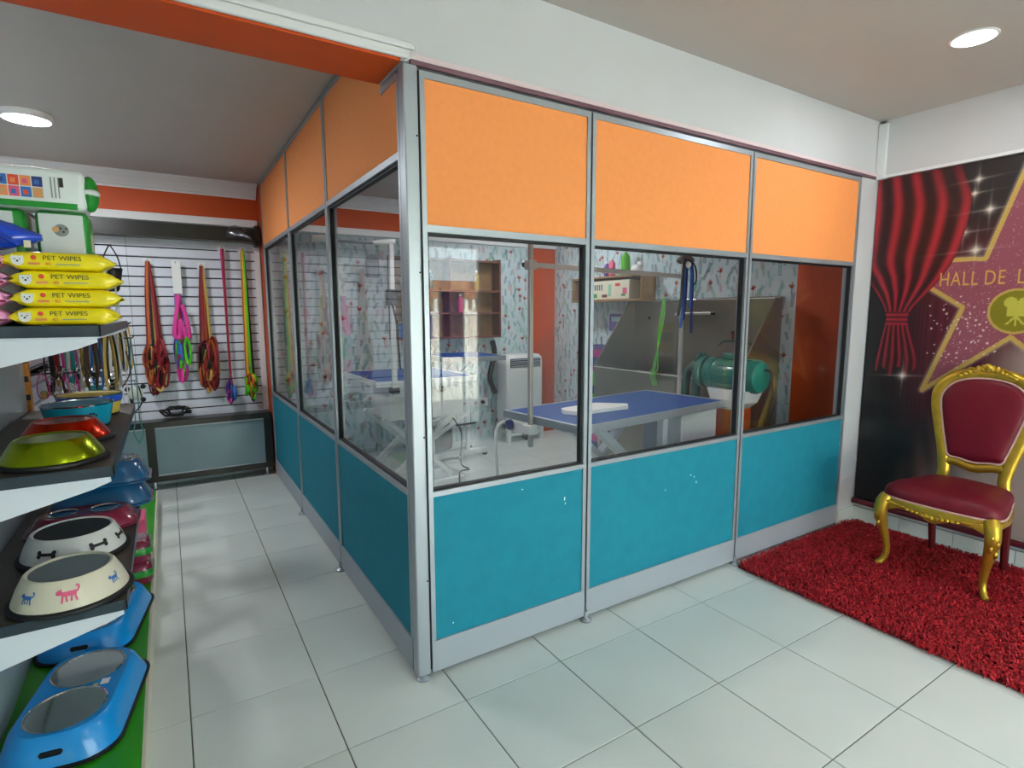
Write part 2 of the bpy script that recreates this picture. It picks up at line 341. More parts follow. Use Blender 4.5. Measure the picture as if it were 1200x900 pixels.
# ------------------------------------------------------------------ office partition
def lathe_foot(par, x, y):
    MB().lathe([(.028, 0), (.03, .006), (.018, .014), (.010, .018), (.010, .05)], (x, y, 0), 18).build('levelling_foot', 'alu', par, True)
def partition(name, label, axis, cuts, zt, zm, zs, zk):
    p = bpy.data.objects.new(name, None); COL.objects.link(p); struct(p, label)
    def bb(nm, m, a0, a1, d0, d1, z0, z1):
        return (B(a0, a1, d0, d1, z0, z1) if axis == 'x' else B(d0, d1, a0, a1, z0, z1)).build(nm, m, p)
    for i in range(len(cuts)-1):
        a, b = cuts[i]; T = zt[i] if isinstance(zt, (list, tuple)) else zt
        w = .019; low = axis == 'y' and i == 0
        for s0, s1, t1 in ((a, a+w, 2.327 if low else T), (b-w, b, T)): bb('stile', 'alu', s0, s1, -.025, .025, .03, t1)
        if not low: bb('top_rail', 'alu', a+w, b-w, -.025, .025, T-.024, T)
        bb('middle_rail', 'alu', a+w, b-w, -.025, .025, zm-.013, zm+.013)
        bb('sill_rail', 'alu', a+w, b-w, -.025, .025, zs-.011, zs+.010)
        bb('upper_panel', 'orange_fabric', a+w, b-w, -.019, .019, zm+.013, 2.31 if low else T-.024)
        bb('lower_panel', 'teal_fabric', a+w, b-w, -.019, .019, zk, zs-.013)
        bb('kick_plate', 'kick', a+.002, b-.002, -.027, .027, .022, zk)
        for q in ((a+w, a+w+.009, zs+.012, zm-.013), (b-w-.009, b-w, zs+.012, zm-.013)): bb('gasket', 'gasket', q[0], q[1], -.012, .012, q[2], q[3])
        bb('gasket', 'gasket', a+w+.009, b-w-.009, -.012, .012, zm-.024, zm-.013); bb('gasket', 'gasket', a+w+.009, b-w-.009, -.012, .012, zs+.012, zs+.018)
        bb('glass_pane', 'glass', a+w+.004, b-w-.004, -.003, .003, zs+.014, zm-.016)
        if i: bb('joint_core', 'gasket', cuts[i-1][1], a, -.017, .017, .03, T)
    return p
g = .005
PF = partition('wall_partition_front', 'orange and teal office partition with glass, front run', 'x', [(.034, .829-g), (.829+g, 1.955-g), (1.955+g, 3.068), (0, 0)], 2.327, 1.782, .766, .153)
PS = partition('wall_partition_side', 'orange and teal office partition with glass, aisle run', 'y', [(.034, 1.134-g), (1.134+g, 2.20-g), (2.20+g, 3.36), (0, 0)], 2.59, 2.045, .766, .153)
B(-.019, .019, .226, 1.11, 2.31, 2.566).build('upper_panel', 'orange_fabric', PS); B(-.025, .025, .226, 1.11, 2.566, 2.59).build('top_rail', 'alu', PS)
B(-.025, .025, .053, .226, 2.31, 2.335).build('top_rail', 'alu', PS)
RB(-.029, .026, -.029, .026, .02, 2.34, r=.006).build('corner_post', 'alu', PF)
for q in ((.026, .034, -.017, .017), (-.017, .017, .026, .034)): B(*q, .03, 2.327).build('joint_core', 'gasket', PF)
for q in ((.0265, .0335, -.022, -.0225), (-.0225, -.022, .0265, .0335)): pass
for z in (.42, 1.0, 1.62, 2.1): MB().lathe([(.0035, 0), (.0035, .004)], (.018, -.032, z), 10, axis='y').build('screw', 'gasket', PF)
for x in (.0, .829, 1.955): lathe_foot(PF, x, -.03 if x else -.012)
for y in (1.134, 2.2): lathe_foot(PS, -.03, y)
B(3.068, 3.085, -.02, .02, 0, 2.327).build('end_channel', 'alu', PF)
B(-.02, .02, 3.36, Y1-.016, 0, 2.59).build('end_filler', 'orange_wall', PS)

for x, z, w, h in ((.70, .62, .006, .016), (.705, .60, .004, .010), (.13, .20, .004, .006), (1.55, .60, .010, .004), (1.58, .585, .006, .006), (1.36, .55, .005, .005), (1.60, .55, .004, .012), (.47, .71, .006, .004)):
    B(x, x+w, -.0196, -.0191, z, z+h).build('scuff', 'white_paint', PF)
# ------------------------------------------------------------------ round ceiling lights
def ceiling_light(x, y, z, r, d, label, recess):
    watts = LAMP_FRONT if recess else (LAMP_AISLE if x < 0 else LAMP_GROOM)
    t = thing('ceiling_light', label, 'lamp', (x, y, z), 'round ceiling lights')
    if recess: MB().lathe([(r*.93, -.001), (r*.95, -.006), (r*1.06, -.004), (r*1.08, 0)], (x, y, z), 40).build('trim_ring', 'lamp_white', t, True)
    else: MB().lathe([(r*.9, -d), (r*.97, -d), (r, -d+.006), (r, 0)], (x, y, z), 40).build('housing', 'lamp_white', t, True)
    dz = -.0065 if recess else -d-.0006
    MB().lathe([(.0001, dz), (r*.9, dz), (r*.9, dz+.0004)], (x, y, z), 40).build('diffuser', 'lamp_glow', t)
    L = bpy.data.lights.new('lamp_light', 'AREA'); L.shape = 'DISK'; L.size = r*1.8; L.energy = watts; L.color = (.95, .98, 1)
    lo = bpy.data.objects.new('lamp_light', L); COL.objects.link(lo); lo.parent = t; lo.location = (0, 0, dz-.004)
ceiling_light(2.40, -.80, HF, .085, .03, 'recessed round white ceiling light over the red rug', True)
ceiling_light(.55, -2.6, HF, .085, .03, 'recessed round ceiling light over the middle of the shop floor', True)
ceiling_light(2.4, -2.9, HF, .085, .03, 'recessed round ceiling light near the shop front on the banner side', True)
ceiling_light(-1.38, 2.29, HB, .12, .035, 'round surface-mounted white ceiling light above the shelving aisle', False)
ceiling_light(-2.1, .95, HB, .12, .035, 'added unseen round ceiling light behind the shelving unit, brightening the aisle ceiling', False)  # unseen lamp, added to brighten the aisle ceiling
ceiling_light(1.2, 1.6, HB, .12, .035, 'round surface-mounted ceiling light inside the grooming room', False)
ceiling_light(2.5, 2.6, HB, .12, .035, 'round surface-mounted ceiling light near the grooming room corner', False)

# ------------------------------------------------------------------ printed banner on the right wall
def banner_print(A, Z):
    def ss(x, a, b): t = np.clip((x-a)/(b-a), 0, 1); return t*t*(3-2*t)
    def mix(c, d, t): return c*(1-t[..., None])+np.array(d)*t[..., None]
    rng = np.random.default_rng(3)
    c = np.zeros(A.shape+(3,)); c[:] = (.004, .003, .004)
    c = mix(c, (.022, .014, .015), ss(Z, 1.7, 2.2))
    c = mix(c, (.10, .006, .018), ss(A, .16, .5)*ss(Z, .55, 1.0)*(1-ss(Z, 1.75, 2.1)))
    streak = .5+.5*np.sin(A*190+np.sin(A*37)*3)
    c *= (.75+.5*streak*ss(Z, .3, .9)*(1-ss(Z, 1.5, 1.8)))[..., None]
    d = A-(.19+(Z-.3)*.34)
    ray = .72+.28*np.sin((A-.25)/(np.abs(1.15-Z)+.25)*46)
    c = mix(c, (.22, .12, .10), np.clip(ss(d, .0, .30)*(1-ss(Z, .85, 1.05))*ray, 0, 1))
    c = mix(c, (.50, .40, .36), ss(d, .14, .5)*(1-ss(Z, 1.2, 1.4)))
    # star
    out = [(.79, 2.30), (.13, 1.79), (.381, .976), (1.20, .976), (1.45, 1.79)]
    inn = [(.64, 1.778), (.553, 1.498), (.79, 1.327), (1.03, 1.498), (.94, 1.778)]
    P = []
    for o, i in zip(out, inn): P += [o, i]
    ins = np.zeros(A.shape, bool); dist = np.full(A.shape, 9.)
    for k in range(10):
        (x1, y1), (x2, y2) = P[k], P[(k+1) % 10]
        cr = ((y1 > Z) != (y2 > Z)) & (A < (x2-x1)*(Z-y1)/(y2-y1+1e-9)+x1); ins ^= cr
        L2 = (x2-x1)**2+(y2-y1)**2; t = np.clip(((A-x1)*(x2-x1)+(Z-y1)*(y2-y1))/L2, 0, 1)
        dist = np.minimum(dist, np.hypot(A-x1-t*(x2-x1), Z-y1-t*(y2-y1)))
    pink = np.zeros(c.shape); pink[:] = (.33, .085, .125); pink *= (.9+.2*rng.random(A.shape))[..., None]
    sp = rng.random(A.shape) > .985; pink[sp] = (.62, .40, .42)
    c[ins] = pink[ins]; c = mix(c, (.62, .42, .10), (dist < .0125).astype(float))
    g = ss(-dist, -.03, -.012)*(dist > .0125)*.4*(~ins); c = mix(c, (.5, .4, .35), g)
    # emblem with a film camera
    ex, ez = .80, 1.473; r = np.hypot(A-ex, Z-ez)
    c = mix(c, (.62, .42, .10), (r < .128).astype(float)); c = mix(c, (.26, .23, .008), (r < .115).astype(float))
    cm = (np.hypot(A-.775, Z-1.522) < .031) | (np.hypot(A-.835, Z-1.522) < .028) | ((abs(A-.803) < .042) & (abs(Z-1.478) < .034)) | ((abs(A-.862) < .018) & (abs(Z-1.482) < .012)) | ((abs(A-.803) < .005) & (Z > 1.39) & (Z < 1.45))
    for sg in (-1, 1): cm |= (abs((A-.803)-sg*(1.445-Z)*.85) < .007) & (Z > 1.40) & (Z < 1.45)
    c = mix(c, (.62, .58, .08), cm.astype(float))
    # curtain, drawn to a tie
    zk = [.98, 1.06, 1.16, 1.38, 1.40, 1.47, 1.55, 1.66, 1.80, 1.95, 2.14, 2.36]
    ra = [.30, .33, .34, .27, .262, .262, .33, .42, .495, .53, .55, .47]
    la = [.12, .09, .10, .135, .14, .14, .10, .03, -.1, -.1, -.1, -.1]
    fz = np.linspace(.9, 2.45, 600); ker = np.hanning(75); ker /= ker.sum()
    sm = lambda k: np.convolve(np.pad(np.interp(fz, zk, k), 37, mode='edge'), ker, 'valid')
    R = np.interp(Z, fz, sm(ra)); Lf = np.interp(Z, fz, sm(la))
    hem = 1.08+.035*np.sin(A*60)
    incur = (A > Lf) & (A < R) & (Z > hem)
    q = (A-np.minimum(Lf, 0))/(R-np.minimum(Lf, 0)); q = np.where(Z < 1.6, (A-Lf)/(R-Lf), lerp(q, (A-Lf)/(R-Lf), np.clip((1.9-Z)/.3, 0, 1)))
    fold = .5+.5*np.sin(q*2*PI*5.3+1.1+.35*np.sin(Z*5)); fold = fold**2.1
    tie = (Z > 1.385) & (Z < 1.475)
    fold = np.where(tie, .5+.4*np.sin((Z-1.385)*210), fold)
    sh = (.05+1.1*fold)*(1-.75*ss(Z, 2.0, 2.4)*ss(A, .2, .5))*(.55+.45*ss(Z, 1.0, 1.5))
    cur = np.stack([.36*sh+.012, .010*sh+.003, .024*sh+.004], -1)
    c[incur] = cur[incur]
    # sparkles (printed)
    for a, z, s in ((.569, 2.236, .035), (.556, 2.159, .03), (.636, 2.057, .045), (.52, 1.939, .045), (.587, 1.831, .055), (.263, 1.058, .045)):
        dx, dz = A-a, Z-z-.06*(A-a); rr = np.hypot(dx, dz)
        I = 1.2*np.exp(-(rr/(s*.30))**1.3)+.55*np.exp(-abs(dz)/.0035)*np.exp(-abs(dx)/(s*1.5))+.5*np.exp(-abs(dx)/.0035)*np.exp(-abs(dz)/(s*1.1))
        if a in (.556, .52): I = I*(A > R)
        c = mix(c, (.85, .78, .70), np.clip(I, 0, 1))
    for k in range(100):
        a, z = .55+rng.normal(0, .10), 1.32+rng.normal(0, .14)
        c = mix(c, (.85, .66, .62), (np.hypot(A-a, Z-z) < rng.uniform(.002, .0062)).astype(float)*((A > .3)))
    return c*.8
bn = thing('printed_banner', 'wall-size printed banner with red curtain and pink star above the gold chair', 'banner', (3.285, -.87, .13))
a0, a1, z0, z1, st = .028, 1.60, .165, 2.338, .0042
na, nz = int((a1-a0)/st), int((z1-z0)/st)
aa = np.linspace(a0, a1, na+1); zz = np.linspace(z0, z1, nz+1); A, Z = np.meshgrid(aa, zz)
V = np.stack([np.full(A.size, 3.284-3.285), -A.ravel()+.87, Z.ravel()-.13], -1)
me = bpy.data.meshes.new('print_sheet'); idx = np.arange((na+1)*(nz+1)).reshape(nz+1, na+1)
F = np.stack([idx[:-1, :-1], idx[1:, :-1], idx[1:, 1:], idx[:-1, 1:]], -1).reshape(-1, 4)
me.vertices.add(len(V)); me.vertices.foreach_set('co', V.astype(np.float32).ravel())
me.loops.add(F.size); me.loops.foreach_set('vertex_index', F.astype(np.int32).ravel())
me.polygons.add(len(F)); me.polygons.foreach_set('loop_start', np.arange(0, F.size, 4, dtype=np.int32)); me.update(calc_edges=True); me.validate()
ca = me.color_attributes.new('print', 'FLOAT_COLOR', 'POINT'); rgb = banner_print(A, Z).reshape(-1, 3)
ca.data.foreach_set('color', np.concatenate([rgb, np.ones((len(rgb), 1))], 1).astype(np.float32).ravel())
bmt = mat('banner_print', '#ffffff', .42); nt = bmt.node_tree; at = nt.nodes.new('ShaderNodeAttribute'); at.attribute_name = 'print'
nt.links.new(at.outputs['Color'], nt.nodes['Principled BSDF'].inputs['Base Color']); me.materials.append(bmt)
o = bpy.data.objects.new('print_sheet', me); COL.objects.link(o); o.parent = bn
B(3.2845, 3.2985, -a1, -a0, z0, z1).build('backing_board', 'black_plastic', bn)
for wd_, y_ in (('HALL', -.418), ('DE', -.640), ('L', -.788)): text(wd_, .118, (3.2838, y_, 1.628), (0, -1, 0), (0, 0, 1), 'gold_print', bn, sx=.66, spacing=1.10)
MB().tube([(3.27, -.03, .147), (3.27, -a1, .147)], .02, 12).build('bottom_rod', 'rod', bn, True)
for y in (-.03, -a1): MB().lathe([(.021, -.004), (.023, 0), (.021, .004)], (3.27, y, .147), 14, axis='y').build('rod_cap', 'rod', bn, True)
sg = thing('wall_poster', 'pale poster with yellow patches beyond the curtain banner, mirrored in the glass', 'poster', (3.29, -1.79, .55))
B(3.288, 3.298, -1.93, -1.65, .55, 1.68).build('sheet', 'white_plastic', sg)
for z0_, z1_ in ((1.30, 1.37), (1.10, 1.18)):
    for k in range(5): B(3.2866, 3.288, -1.88+k*.042, -1.85+k*.042, z0_, z1_).build('yellow_mark', 'st_yellow', sg)
B(3.2866, 3.288, -1.90, -1.68, 1.19, 1.29).build('grey_patch', 'ink_grey', sg); B(3.2866, 3.288, -1.90, -1.68, .82, 1.05).build('grey_patch', 'ink_grey', sg)
# ------------------------------------------------------------------ shaggy rug
rg = thing('shag_rug', 'red shaggy rug under the gold chair', 'rug', (2.58, -1.0, 0))
def rug_in(x, y): 
    r = .12; x0, x1, y0, y1 = 1.915, 3.235, -2.05, -.055
    cx = min(max(x, x0+r), x1-.02); cy = min(max(y, y0+r), y1-r*(.9 if x < 2.5 else .1))
    return math.hypot(x-cx, y-cy) <= r and x0 <= x <= x1 and y0 <= y <= y1
RB(1.93, 3.225, -2.04, -.07, 0.0005, .014, r=.005).build('backing', 'rug_base', rg)
pm = MB(); N = 0
while N < 30000:
    x, y = random.uniform(1.915, 3.235), random.uniform(-1.75, -.055)
    if not rug_in(x, y): continue
    N += 1; a = random.uniform(0, 2*PI); ln = random.uniform(.022, .045); wd = random.uniform(.0022, .0042); tl = random.uniform(.25, 1.0)
    dx, dy = math.cos(a), math.sin(a); px, py = -dy*wd, dx*wd; z = .010
    p1 = (x+dx*ln*.35, y+dy*ln*.35, z+.012+.012*tl); p2 = (x+dx*ln*.95, y+dy*ln*.95, z+.006+.018*tl*random.random()); 
    pm.cm = random.choice((0, 0, 1, 2))
    pm.add([(x-px, y-py, z), (x+px, y+py, z), (p1[0]+px, p1[1]+py, p1[2]), (p1[0]-px, p1[1]-py, p1[2]), (p2[0]+px*.6, p2[1]+py*.6, p2[2]), (p2[0]-px*.6, p2[1]-py*.6, p2[2])], [(0, 1, 2, 3), (3, 2, 4, 5)])
o = pm.build('pile', ['rug_a', 'rug_b', 'rug_c'], rg); o['kind'] = 'stuff'

# ------------------------------------------------------------------ gilded chair (faces -x)
YC = -.745
ch = thing('throne_chair', 'gilded carved chair with burgundy leather seat standing on the red rug', 'chair', (2.88, YC, .014))
def seat_outline(k=1., n=9):
    P = [(2.60, 0), (2.603, .12), (2.625, .215), (2.665, .262), (2.73, .268), (2.86, .245), (2.99, .215), (3.08, .19), (3.115, .10), (3.12, 0)]
    P = P + [(x, -y) for x, y in P[-2:0:-1]]
    return [(2.87+(p.x-2.87)*k, YC+p.y*k) for p in catmull([(x, y, 0) for x, y in P], 4, True)]
rings = []
for k, z in ((.97, .432), (1.0, .437), (1.005, .452), (.99, .474), (.95, .492), (.86, .508), (.7, .520), (.5, .528), (.3, .532), (.1, .534)):
    rings.append([(x, y, z) for x, y in seat_outline(k)])
st_ = MB().loft(rings).build('seat', 'maroon_leather', ch, True)
MB().tube([(x, y, .436) for x, y in seat_outline(1.006)], .0055, 6, True).build('braid', 'braid', st_, True)
MB().loft([[(x, y, z) for x, y in seat_outline(k)] for k, z in ((.95, .385), (.99, .39), (1.0, .40), (1.0, .425), (.985, .433))]).build('seat_rail', 'gold', ch, True)
# front apron with shell carving
ap = MB(); n = 26; rr = []
for i in range(n+1):
    u = -1+2*i/n; y = YC+u*.235; dip = .372-.022*math.exp(-(u/.28)**2)*1.0-.028*abs(u)**5+.012*math.sin(abs(u)*PI)
    x = 2.604+.03*u*u
    rr.append([(x-.006, y, .425), (x-.012, y, (dip+.425)/2), (x-.008, y, dip+.006), (x+.002, y, dip), (x+.016, y, dip+.008), (x+.02, y, .425)])
apo = ap.loft(rr).build('front_apron', 'gold', ch, True)
cv = MB()
for i in range(-5, 6):
    u = i/5; cv.ball((2.594+.004*abs(u), YC+u*.115, .392-.012*(1-abs(u))), .010, .016-.006*abs(u), .015-.007*abs(u), 10, 7)
for s in (-1, 1):
    cv.tube(catmull([(2.594, YC+s*.03, .385), (2.590, YC+s*.045, .400), (2.590, YC+s*.032, .407), (2.592, YC+s*.022, .397)], 5), .004, 6)
    for k in range(4): cv.ball((2.598, YC+s*(.14+k*.022), .402+.004*k), .007, .014, .005, 8, 6)
cv.build('shell_carving', 'gold', apo, True)
MB().lathe([(.0001, .0), (.012, 0), (.012, .001)], (2.584, YC+.02, .396), 12, axis='x').build('carving_shadow', 'gold_dark', apo) if False else None
for s in (-1, 1):
    d = Vector((-.75, s*.66, 0)).normalized(); b = Vector((2.645, YC+s*.235, 0))
    path = [(.000, .432), (.022, .395), (.030, .345), (.018, .27), (-.006, .18), (-.016, .11), (-.006, .06), (.018, .034), (.036, .028)]
    rad = [.034, .036, .034, .027, .0205, .018, .0165, .017, .012]
    P = catmull([tuple(b+d*q+Vector((0, 0, z))) for q, z in path], 4); rs = [float(np.interp(i/4, range(9), rad)) for i in range(len(P))]
    lg = MB().tube(P, rs, 12).build('front_leg', 'gold', ch, True)
    kc = MB()
    for k in range(5):
        z = .385-.028*k; q = float(np.interp(z, [.27, .345, .395], [.018, .030, .022]))+.024
        c = b+d*q; t = Vector((-d.y, d.x, 0))*(.012*(-1)**k*(k > 0)); kc.ball((c.x+t.x, c.y+t.y, z), .011, .011, .022, 8, 6)
    kc.build('knee_carving', 'gold', lg, True)
    MB().tube([tuple(b+d*.036+Vector((0, 0, .0305))), tuple(b+d*.030+Vector((0, 0, .020)))], [.012, .010], 10).build('foot_pad', 'black_plastic', lg)
    P = catmull([(3.075, YC+s*.175, .42), (3.085, YC+s*.175, .30), (3.105, YC+s*.174, .16), (3.13, YC+s*.173, .022)], 5)
    MB().tube(P, [lerp(.026, .018, i/(len(P)-1)) for i in range(len(P))], 8).build('back_leg', 'mahogany', ch, True)
    MB().tube(catmull([(2.66, YC+s*.262, .408), (2.86, YC+s*.243, .395), (3.06, YC+s*.192, .405)], 6), .016, 8, flat=1.3).build('side_rail', 'gold', ch, True)
# back: shield frame, pad, crest; leans back
def bk(y, z, off=0.): x = 3.085+(z-.45)*.13; return (x+off, YC+y, z)
sh = [(0, 1.118), (.10, 1.108), (.18, 1.07), (.222, 1.00), (.222, .92), (.195, .80), (.165, .68), (.150, .60)]
side = [(.150, .60), (.142, .53), (.158, .44)]
fr = MB(); full = [(y, z) for y, z in sh] ; left = [(-y, z) for y, z in sh[1:]]
arc = list(reversed([(-y, z) for y, z in side[1:]]))+list(reversed(left))+full+side[1:]
P = catmull([bk(y, z) for y, z in arc], 5); n = len(P)
fo = fr.tube(P, [lerp(.030, .034, math.sin(PI*i/(n-1))) for i in range(n)], 12, flat=.75, up=(1, 0, 0)).build('back_frame', 'gold', ch, True)
low = catmull([bk(-.15, .585), bk(-.09, .60), bk(0, .578), bk(.09, .60), bk(.15, .585)], 5)
MB().tube(low, .027, 10, flat=.75, up=(1, 0, 0)).build('lower_rail', 'gold', fo, True)
inner = [(0, 1.088), (.09, 1.078), (.155, 1.045), (.192, .985), (.192, .92), (.168, .80), (.140, .69), (.122, .637), (.07, .628), (0, .618)]
full = inner+[(-y, z) for y, z in inner[-2:0:-1]]; ol = [(p.x, p.y) for p in catmull([(y, z, 0) for y, z in full], 4, True)]
cyz = (0, .86); rings = []
for k, d in ((1.0, .0), (1.0, -.018), (.97, -.026), (.88, -.034), (.7, -.041), (.45, -.046), (.15, -.048)):
    rings.append([bk(cyz[0]+(y-cyz[0])*k, cyz[1]+(z-cyz[1])*k, d) for y, z in ol])
pd = MB().loft(rings).build('back_pad', 'maroon_leather', ch, True)
MB().tube([bk(y*1.02, .86+(z-.86)*1.02, -.02) for y, z in ol], .0055, 6, True).build('braid', 'braid', pd, True)
cr = MB(); random.seed(5)
for i in range(-6, 7):
    u = i/6; cr.ball(bk(u*.125, 1.142-.04*u*u, -.018), .014, .017, .020-.010*abs(u), 9, 6)
for i in range(-3, 4): cr.ball(bk(i*.022, 1.160-.0022*i*i, -.016), .012, .012, .014, 9, 6)
cr.ball(bk(0, 1.158, -.024), .016, .022, .020, 10, 8)
for s in (-1, 1): cr.tube(catmull([bk(s*.05, 1.135, -.026), bk(s*.075, 1.15, -.028), bk(s*.10, 1.132, -.026), bk(s*.14, 1.10, -.02)], 5), .006, 6)
cr.build('crest_carving', 'gold', fo, True)
random.seed(11)
# ------------------------------------------------------------------ back wall: slat panel and black display unit
sl = thing('slat_wall_panel', 'white slatted display panel on the back wall behind the leashes', 'slatwall', (-.75, Y1-.004, .55))
B(-1.40, -.075, Y1-.012, Y1-.0005, .50, 2.1).build('backing', 'slot', sl)
pit = .0805
for k in range(19):
    z = .575+k*pit
    for a, b in ((-1.40, -1.025), (-1.022, -.075)):
        MB().prism([(Y1-.012, z), (Y1-.030, z+.003), (Y1-.030, z+pit-.0125), (Y1-.024, z+pit-.009), (Y1-.012, z+pit-.009)], 'x', a, b).build('slat', 'slat', sl)
B(-.075, -.03, Y1-.034, Y1-.0155, .5, 2.235).build('edge_post', 'white_paint', sl)
cb = thing('display_cabinet', 'low black display cabinet with frosted sliding glass under the slat panel', 'cabinet', (-.7, 3.47, 0))
cf, cb_ = 3.40, Y1-.034
RB(-1.42, -.035, cf, cb_, .535, .585, r=.003).build('top_board', 'black_wood', cb); RB(-1.42, -.035, cf, cb_, .075, .125, r=.003).build('bottom_board', 'black_wood', cb)
for x0, x1 in ((-.10, -.035), (-.995, -.93), (-1.42, -1.38)): B(x0, x1, cf, cb_, .125, .535).build('upright', 'black_wood', cb)
B(-1.38, -.10, cb_-.01, cb_, .125, .535).build('back_panel', 'black_wood', cb)
for x0, x1, n in ((-.93, -.10, 2), (-1.38, -.995, 1)):
    w = (x1-x0)/n
    for q in range(n):
        a, b = x0+q*w, x0+(q+1)*w
        d = B(a-(.02 if q else 0), b, cf+.008+.008*q, cf+.013+.008*q, .135, .525).build('sliding_door', 'frost', cb)
    B(x0, x1, cf+.002, cf+.028, .125, .135).build('track', 'alu', cb); B(x0, x1, cf+.002, cf+.028, .525, .535).build('track', 'alu', cb)
for x in (-.09, -.96, -1.38): MB().lathe([(.02, 0), (.02, .008), (.013, .012), (.013, .075)], (x, cf+.04, 0), 16).build('foot', 'chrome', cb, True)
hd = thing('header_shelf', 'black header shelf across the top of the slat panel', 'shelf', (-.7, 3.5, 2.09))
B(-1.42, -.04, 3.43, Y1-.031, 2.09, 2.105).build('shelf_board', 'black_wood', hd); B(-1.42, -.04, 3.585-.02, Y1-.031, 2.105, 2.225).build('back_board', 'black_wood', hd)
B(-.075, -.035, 3.43, Y1-.035, 2.06, 2.235).build('end_bracket', 'black_wood', hd)
bag = MB(); rings = []
for i in range(9):
    t = i/8; w = .012+.05*math.sin(PI*min(1, t*1.1+.06)); hh = .006+.062*math.sin(PI*min(1, t*.9+.12))**.7
    rings.append([(-.30+t*.20, 3.475+w*math.cos(a)*(1+.2*math.sin(3*a+i)), 2.111+hh*(1+math.sin(a))*.9+.004*math.sin(5*a+i*2)-.004) for a in [2*PI*j/14 for j in range(14)]])
lo = min(p[2] for r in rings for p in r); rings = [[(x, y, z-lo+2.1055) for x, y, z in r] for r in rings]
tag(bag.loft(rings).build('plastic_bag', 'plastic_film', None, True), 'clear crumpled plastic bag lying on the black header shelf', 'bag')

def leash_bunch(x, zt, zb, cols, label, n, wtop, wbulk, bulkf=.42, yy=3.535, name='leash_bunch', card=False):
    t = thing(name, label, 'leash', (x, yy, zb), 'leashes hanging on the slat panel')
    MB().tube([(x, Y1-.03, zt+.03), (x, yy-.03, zt+.028), (x, yy-.038, zt+.045)], .004, 6).build('hook', 'chrome', t, True)
    B(x-.03, x+.03, Y1-.036, Y1-.0305, zt+.0, zt+.06).build('price_card', 'white_plastic', t)
    zbk = zb+(zt-zb)*bulkf
    for k in range(n):
        u = (k/(max(1, n-1))-.5)*2; c = cols[k % len(cols)]; j = random.uniform(-.012, .012)
        P = [(x+u*.006, yy-.02+j*.4, zt+.03), (x+u*wtop+j*.5, yy-.012+j, lerp(zt, zbk, .4)), (x+u*wtop*1.5+j, yy-.012+j, zbk+.02)]
        q = random.uniform(0, 1)
        P += [(x+u*wbulk*1.0+j, yy+j-.015, lerp(zbk, zb, .3)), (x+u*wbulk*random.uniform(.5, 1.1), yy-.02+j, lerp(zbk, zb, .65)), (x+u*wbulk*random.uniform(.1, .8), yy-.01+j, zb+(zbk-zb)*random.uniform(0, .2))]
        if wbulk > .02: P += [(x-u*wbulk*.5, yy-.035+j, zb+(zbk-zb)*random.uniform(.15, .4)), (x-u*wbulk*.8, yy-.03, lerp(zb, zbk, .6))]
        C_ = catmull(P, 5); dw = .02
        MB().tube(C_, .0115, 6, flat=.3, up=(0, 1, 0)).build('strap', c, t, True)
    for k in range(max(2, n//2)):
        u = random.uniform(-1, 1); z = lerp(zb, zbk, random.uniform(.2, 1.)); c = (x+u*wbulk*.8, yy-.035, z)
        ring = [(c[0]+.014*math.cos(a), c[1], c[2]+.016*math.sin(a)) for a in [2*PI*i/10 for i in range(10)]]
        MB().tube(ring, .003, 5, True).build('ring', 'chrome', t, True)
    return t
def loops(t, x, yy, z0, z1, w, cols, n):
    for k in range(n):
        cx, cz = x+random.uniform(-.5, .5)*w, random.uniform(lerp(z0, z1, .3), lerp(z0, z1, .8)); rx = random.uniform(.10, .28)*w; rz = random.uniform(.4, .75)*(z1-z0)*.55
        ph = random.uniform(0, 6); ring = []
        for i in range(16):
            a = 2*PI*i/16; ring.append((cx+rx*math.cos(a)*(1+.2*math.sin(2*a+ph)), yy-.03+.02*math.sin(a*2+ph)-.012*(k % 3), max(z0, cz+rz*math.sin(a))))
        MB().tube(ring, .0115, 6, True, flat=.35, up=(0, 1, 0)).build('strap', cols[k % len(cols)], t, True)
reds = ['st_red', 'st_dkred', 'st_orange', 'st_red', 'st_black', 'st_gold', 'st_dkred']
t = leash_bunch(-.885, 1.87, .80, reds, 'thick red and brown harness bunch nearest the shelving', 9, .028, .06); loops(t, -.885, 3.53, .80, 1.2, .13, reds, 18)
t = leash_bunch(-.69, 1.86, .86, ['st_blue', 'st_pink', 'st_green', 'st_blue', 'st_pink', 'st_purple'], 'pink, blue and green harness bunch on a white card', 6, .012, .045, .45)
loops(t, -.69, 3.53, .9, 1.25, .10, ['st_blue', 'st_green', 'st_pink', 'st_purple'], 6)
RB(-.72, -.655, 3.50, 3.504, 1.64, 1.91, r=.0015).build('hang_card', 'white_plastic', t)
MB().tube(catmull([(-.685, 3.49, 1.62), (-.72, 3.48, 1.42), (-.735, 3.48, 1.30), (-.70, 3.475, 1.28), (-.685, 3.475, 1.42), (-.655, 3.475, 1.28), (-.63, 3.48, 1.27), (-.635, 3.48, 1.4), (-.665, 3.485, 1.55)], 5), .016, 8, flat=.5, up=(0, 1, 0)).build('chest_pad', 'st_pink', t, True)
t = leash_bunch(-.50, 1.85, .77, reds[::-1], 'red harness bunch between the pink one and the thin pink leash', 9, .024, .055); loops(t, -.50, 3.53, .78, 1.22, .12, reds, 18)
t = leash_bunch(-.335, 2.0, .66, ['st_pink', 'st_red'], 'single thin pink leash ending in a purple tangle', 2, .005, .012, .25); loops(t, -.335, 3.54, .66, .86, .06, ['st_purple', 'st_pink', 'st_blue', 'st_purple'], 7)
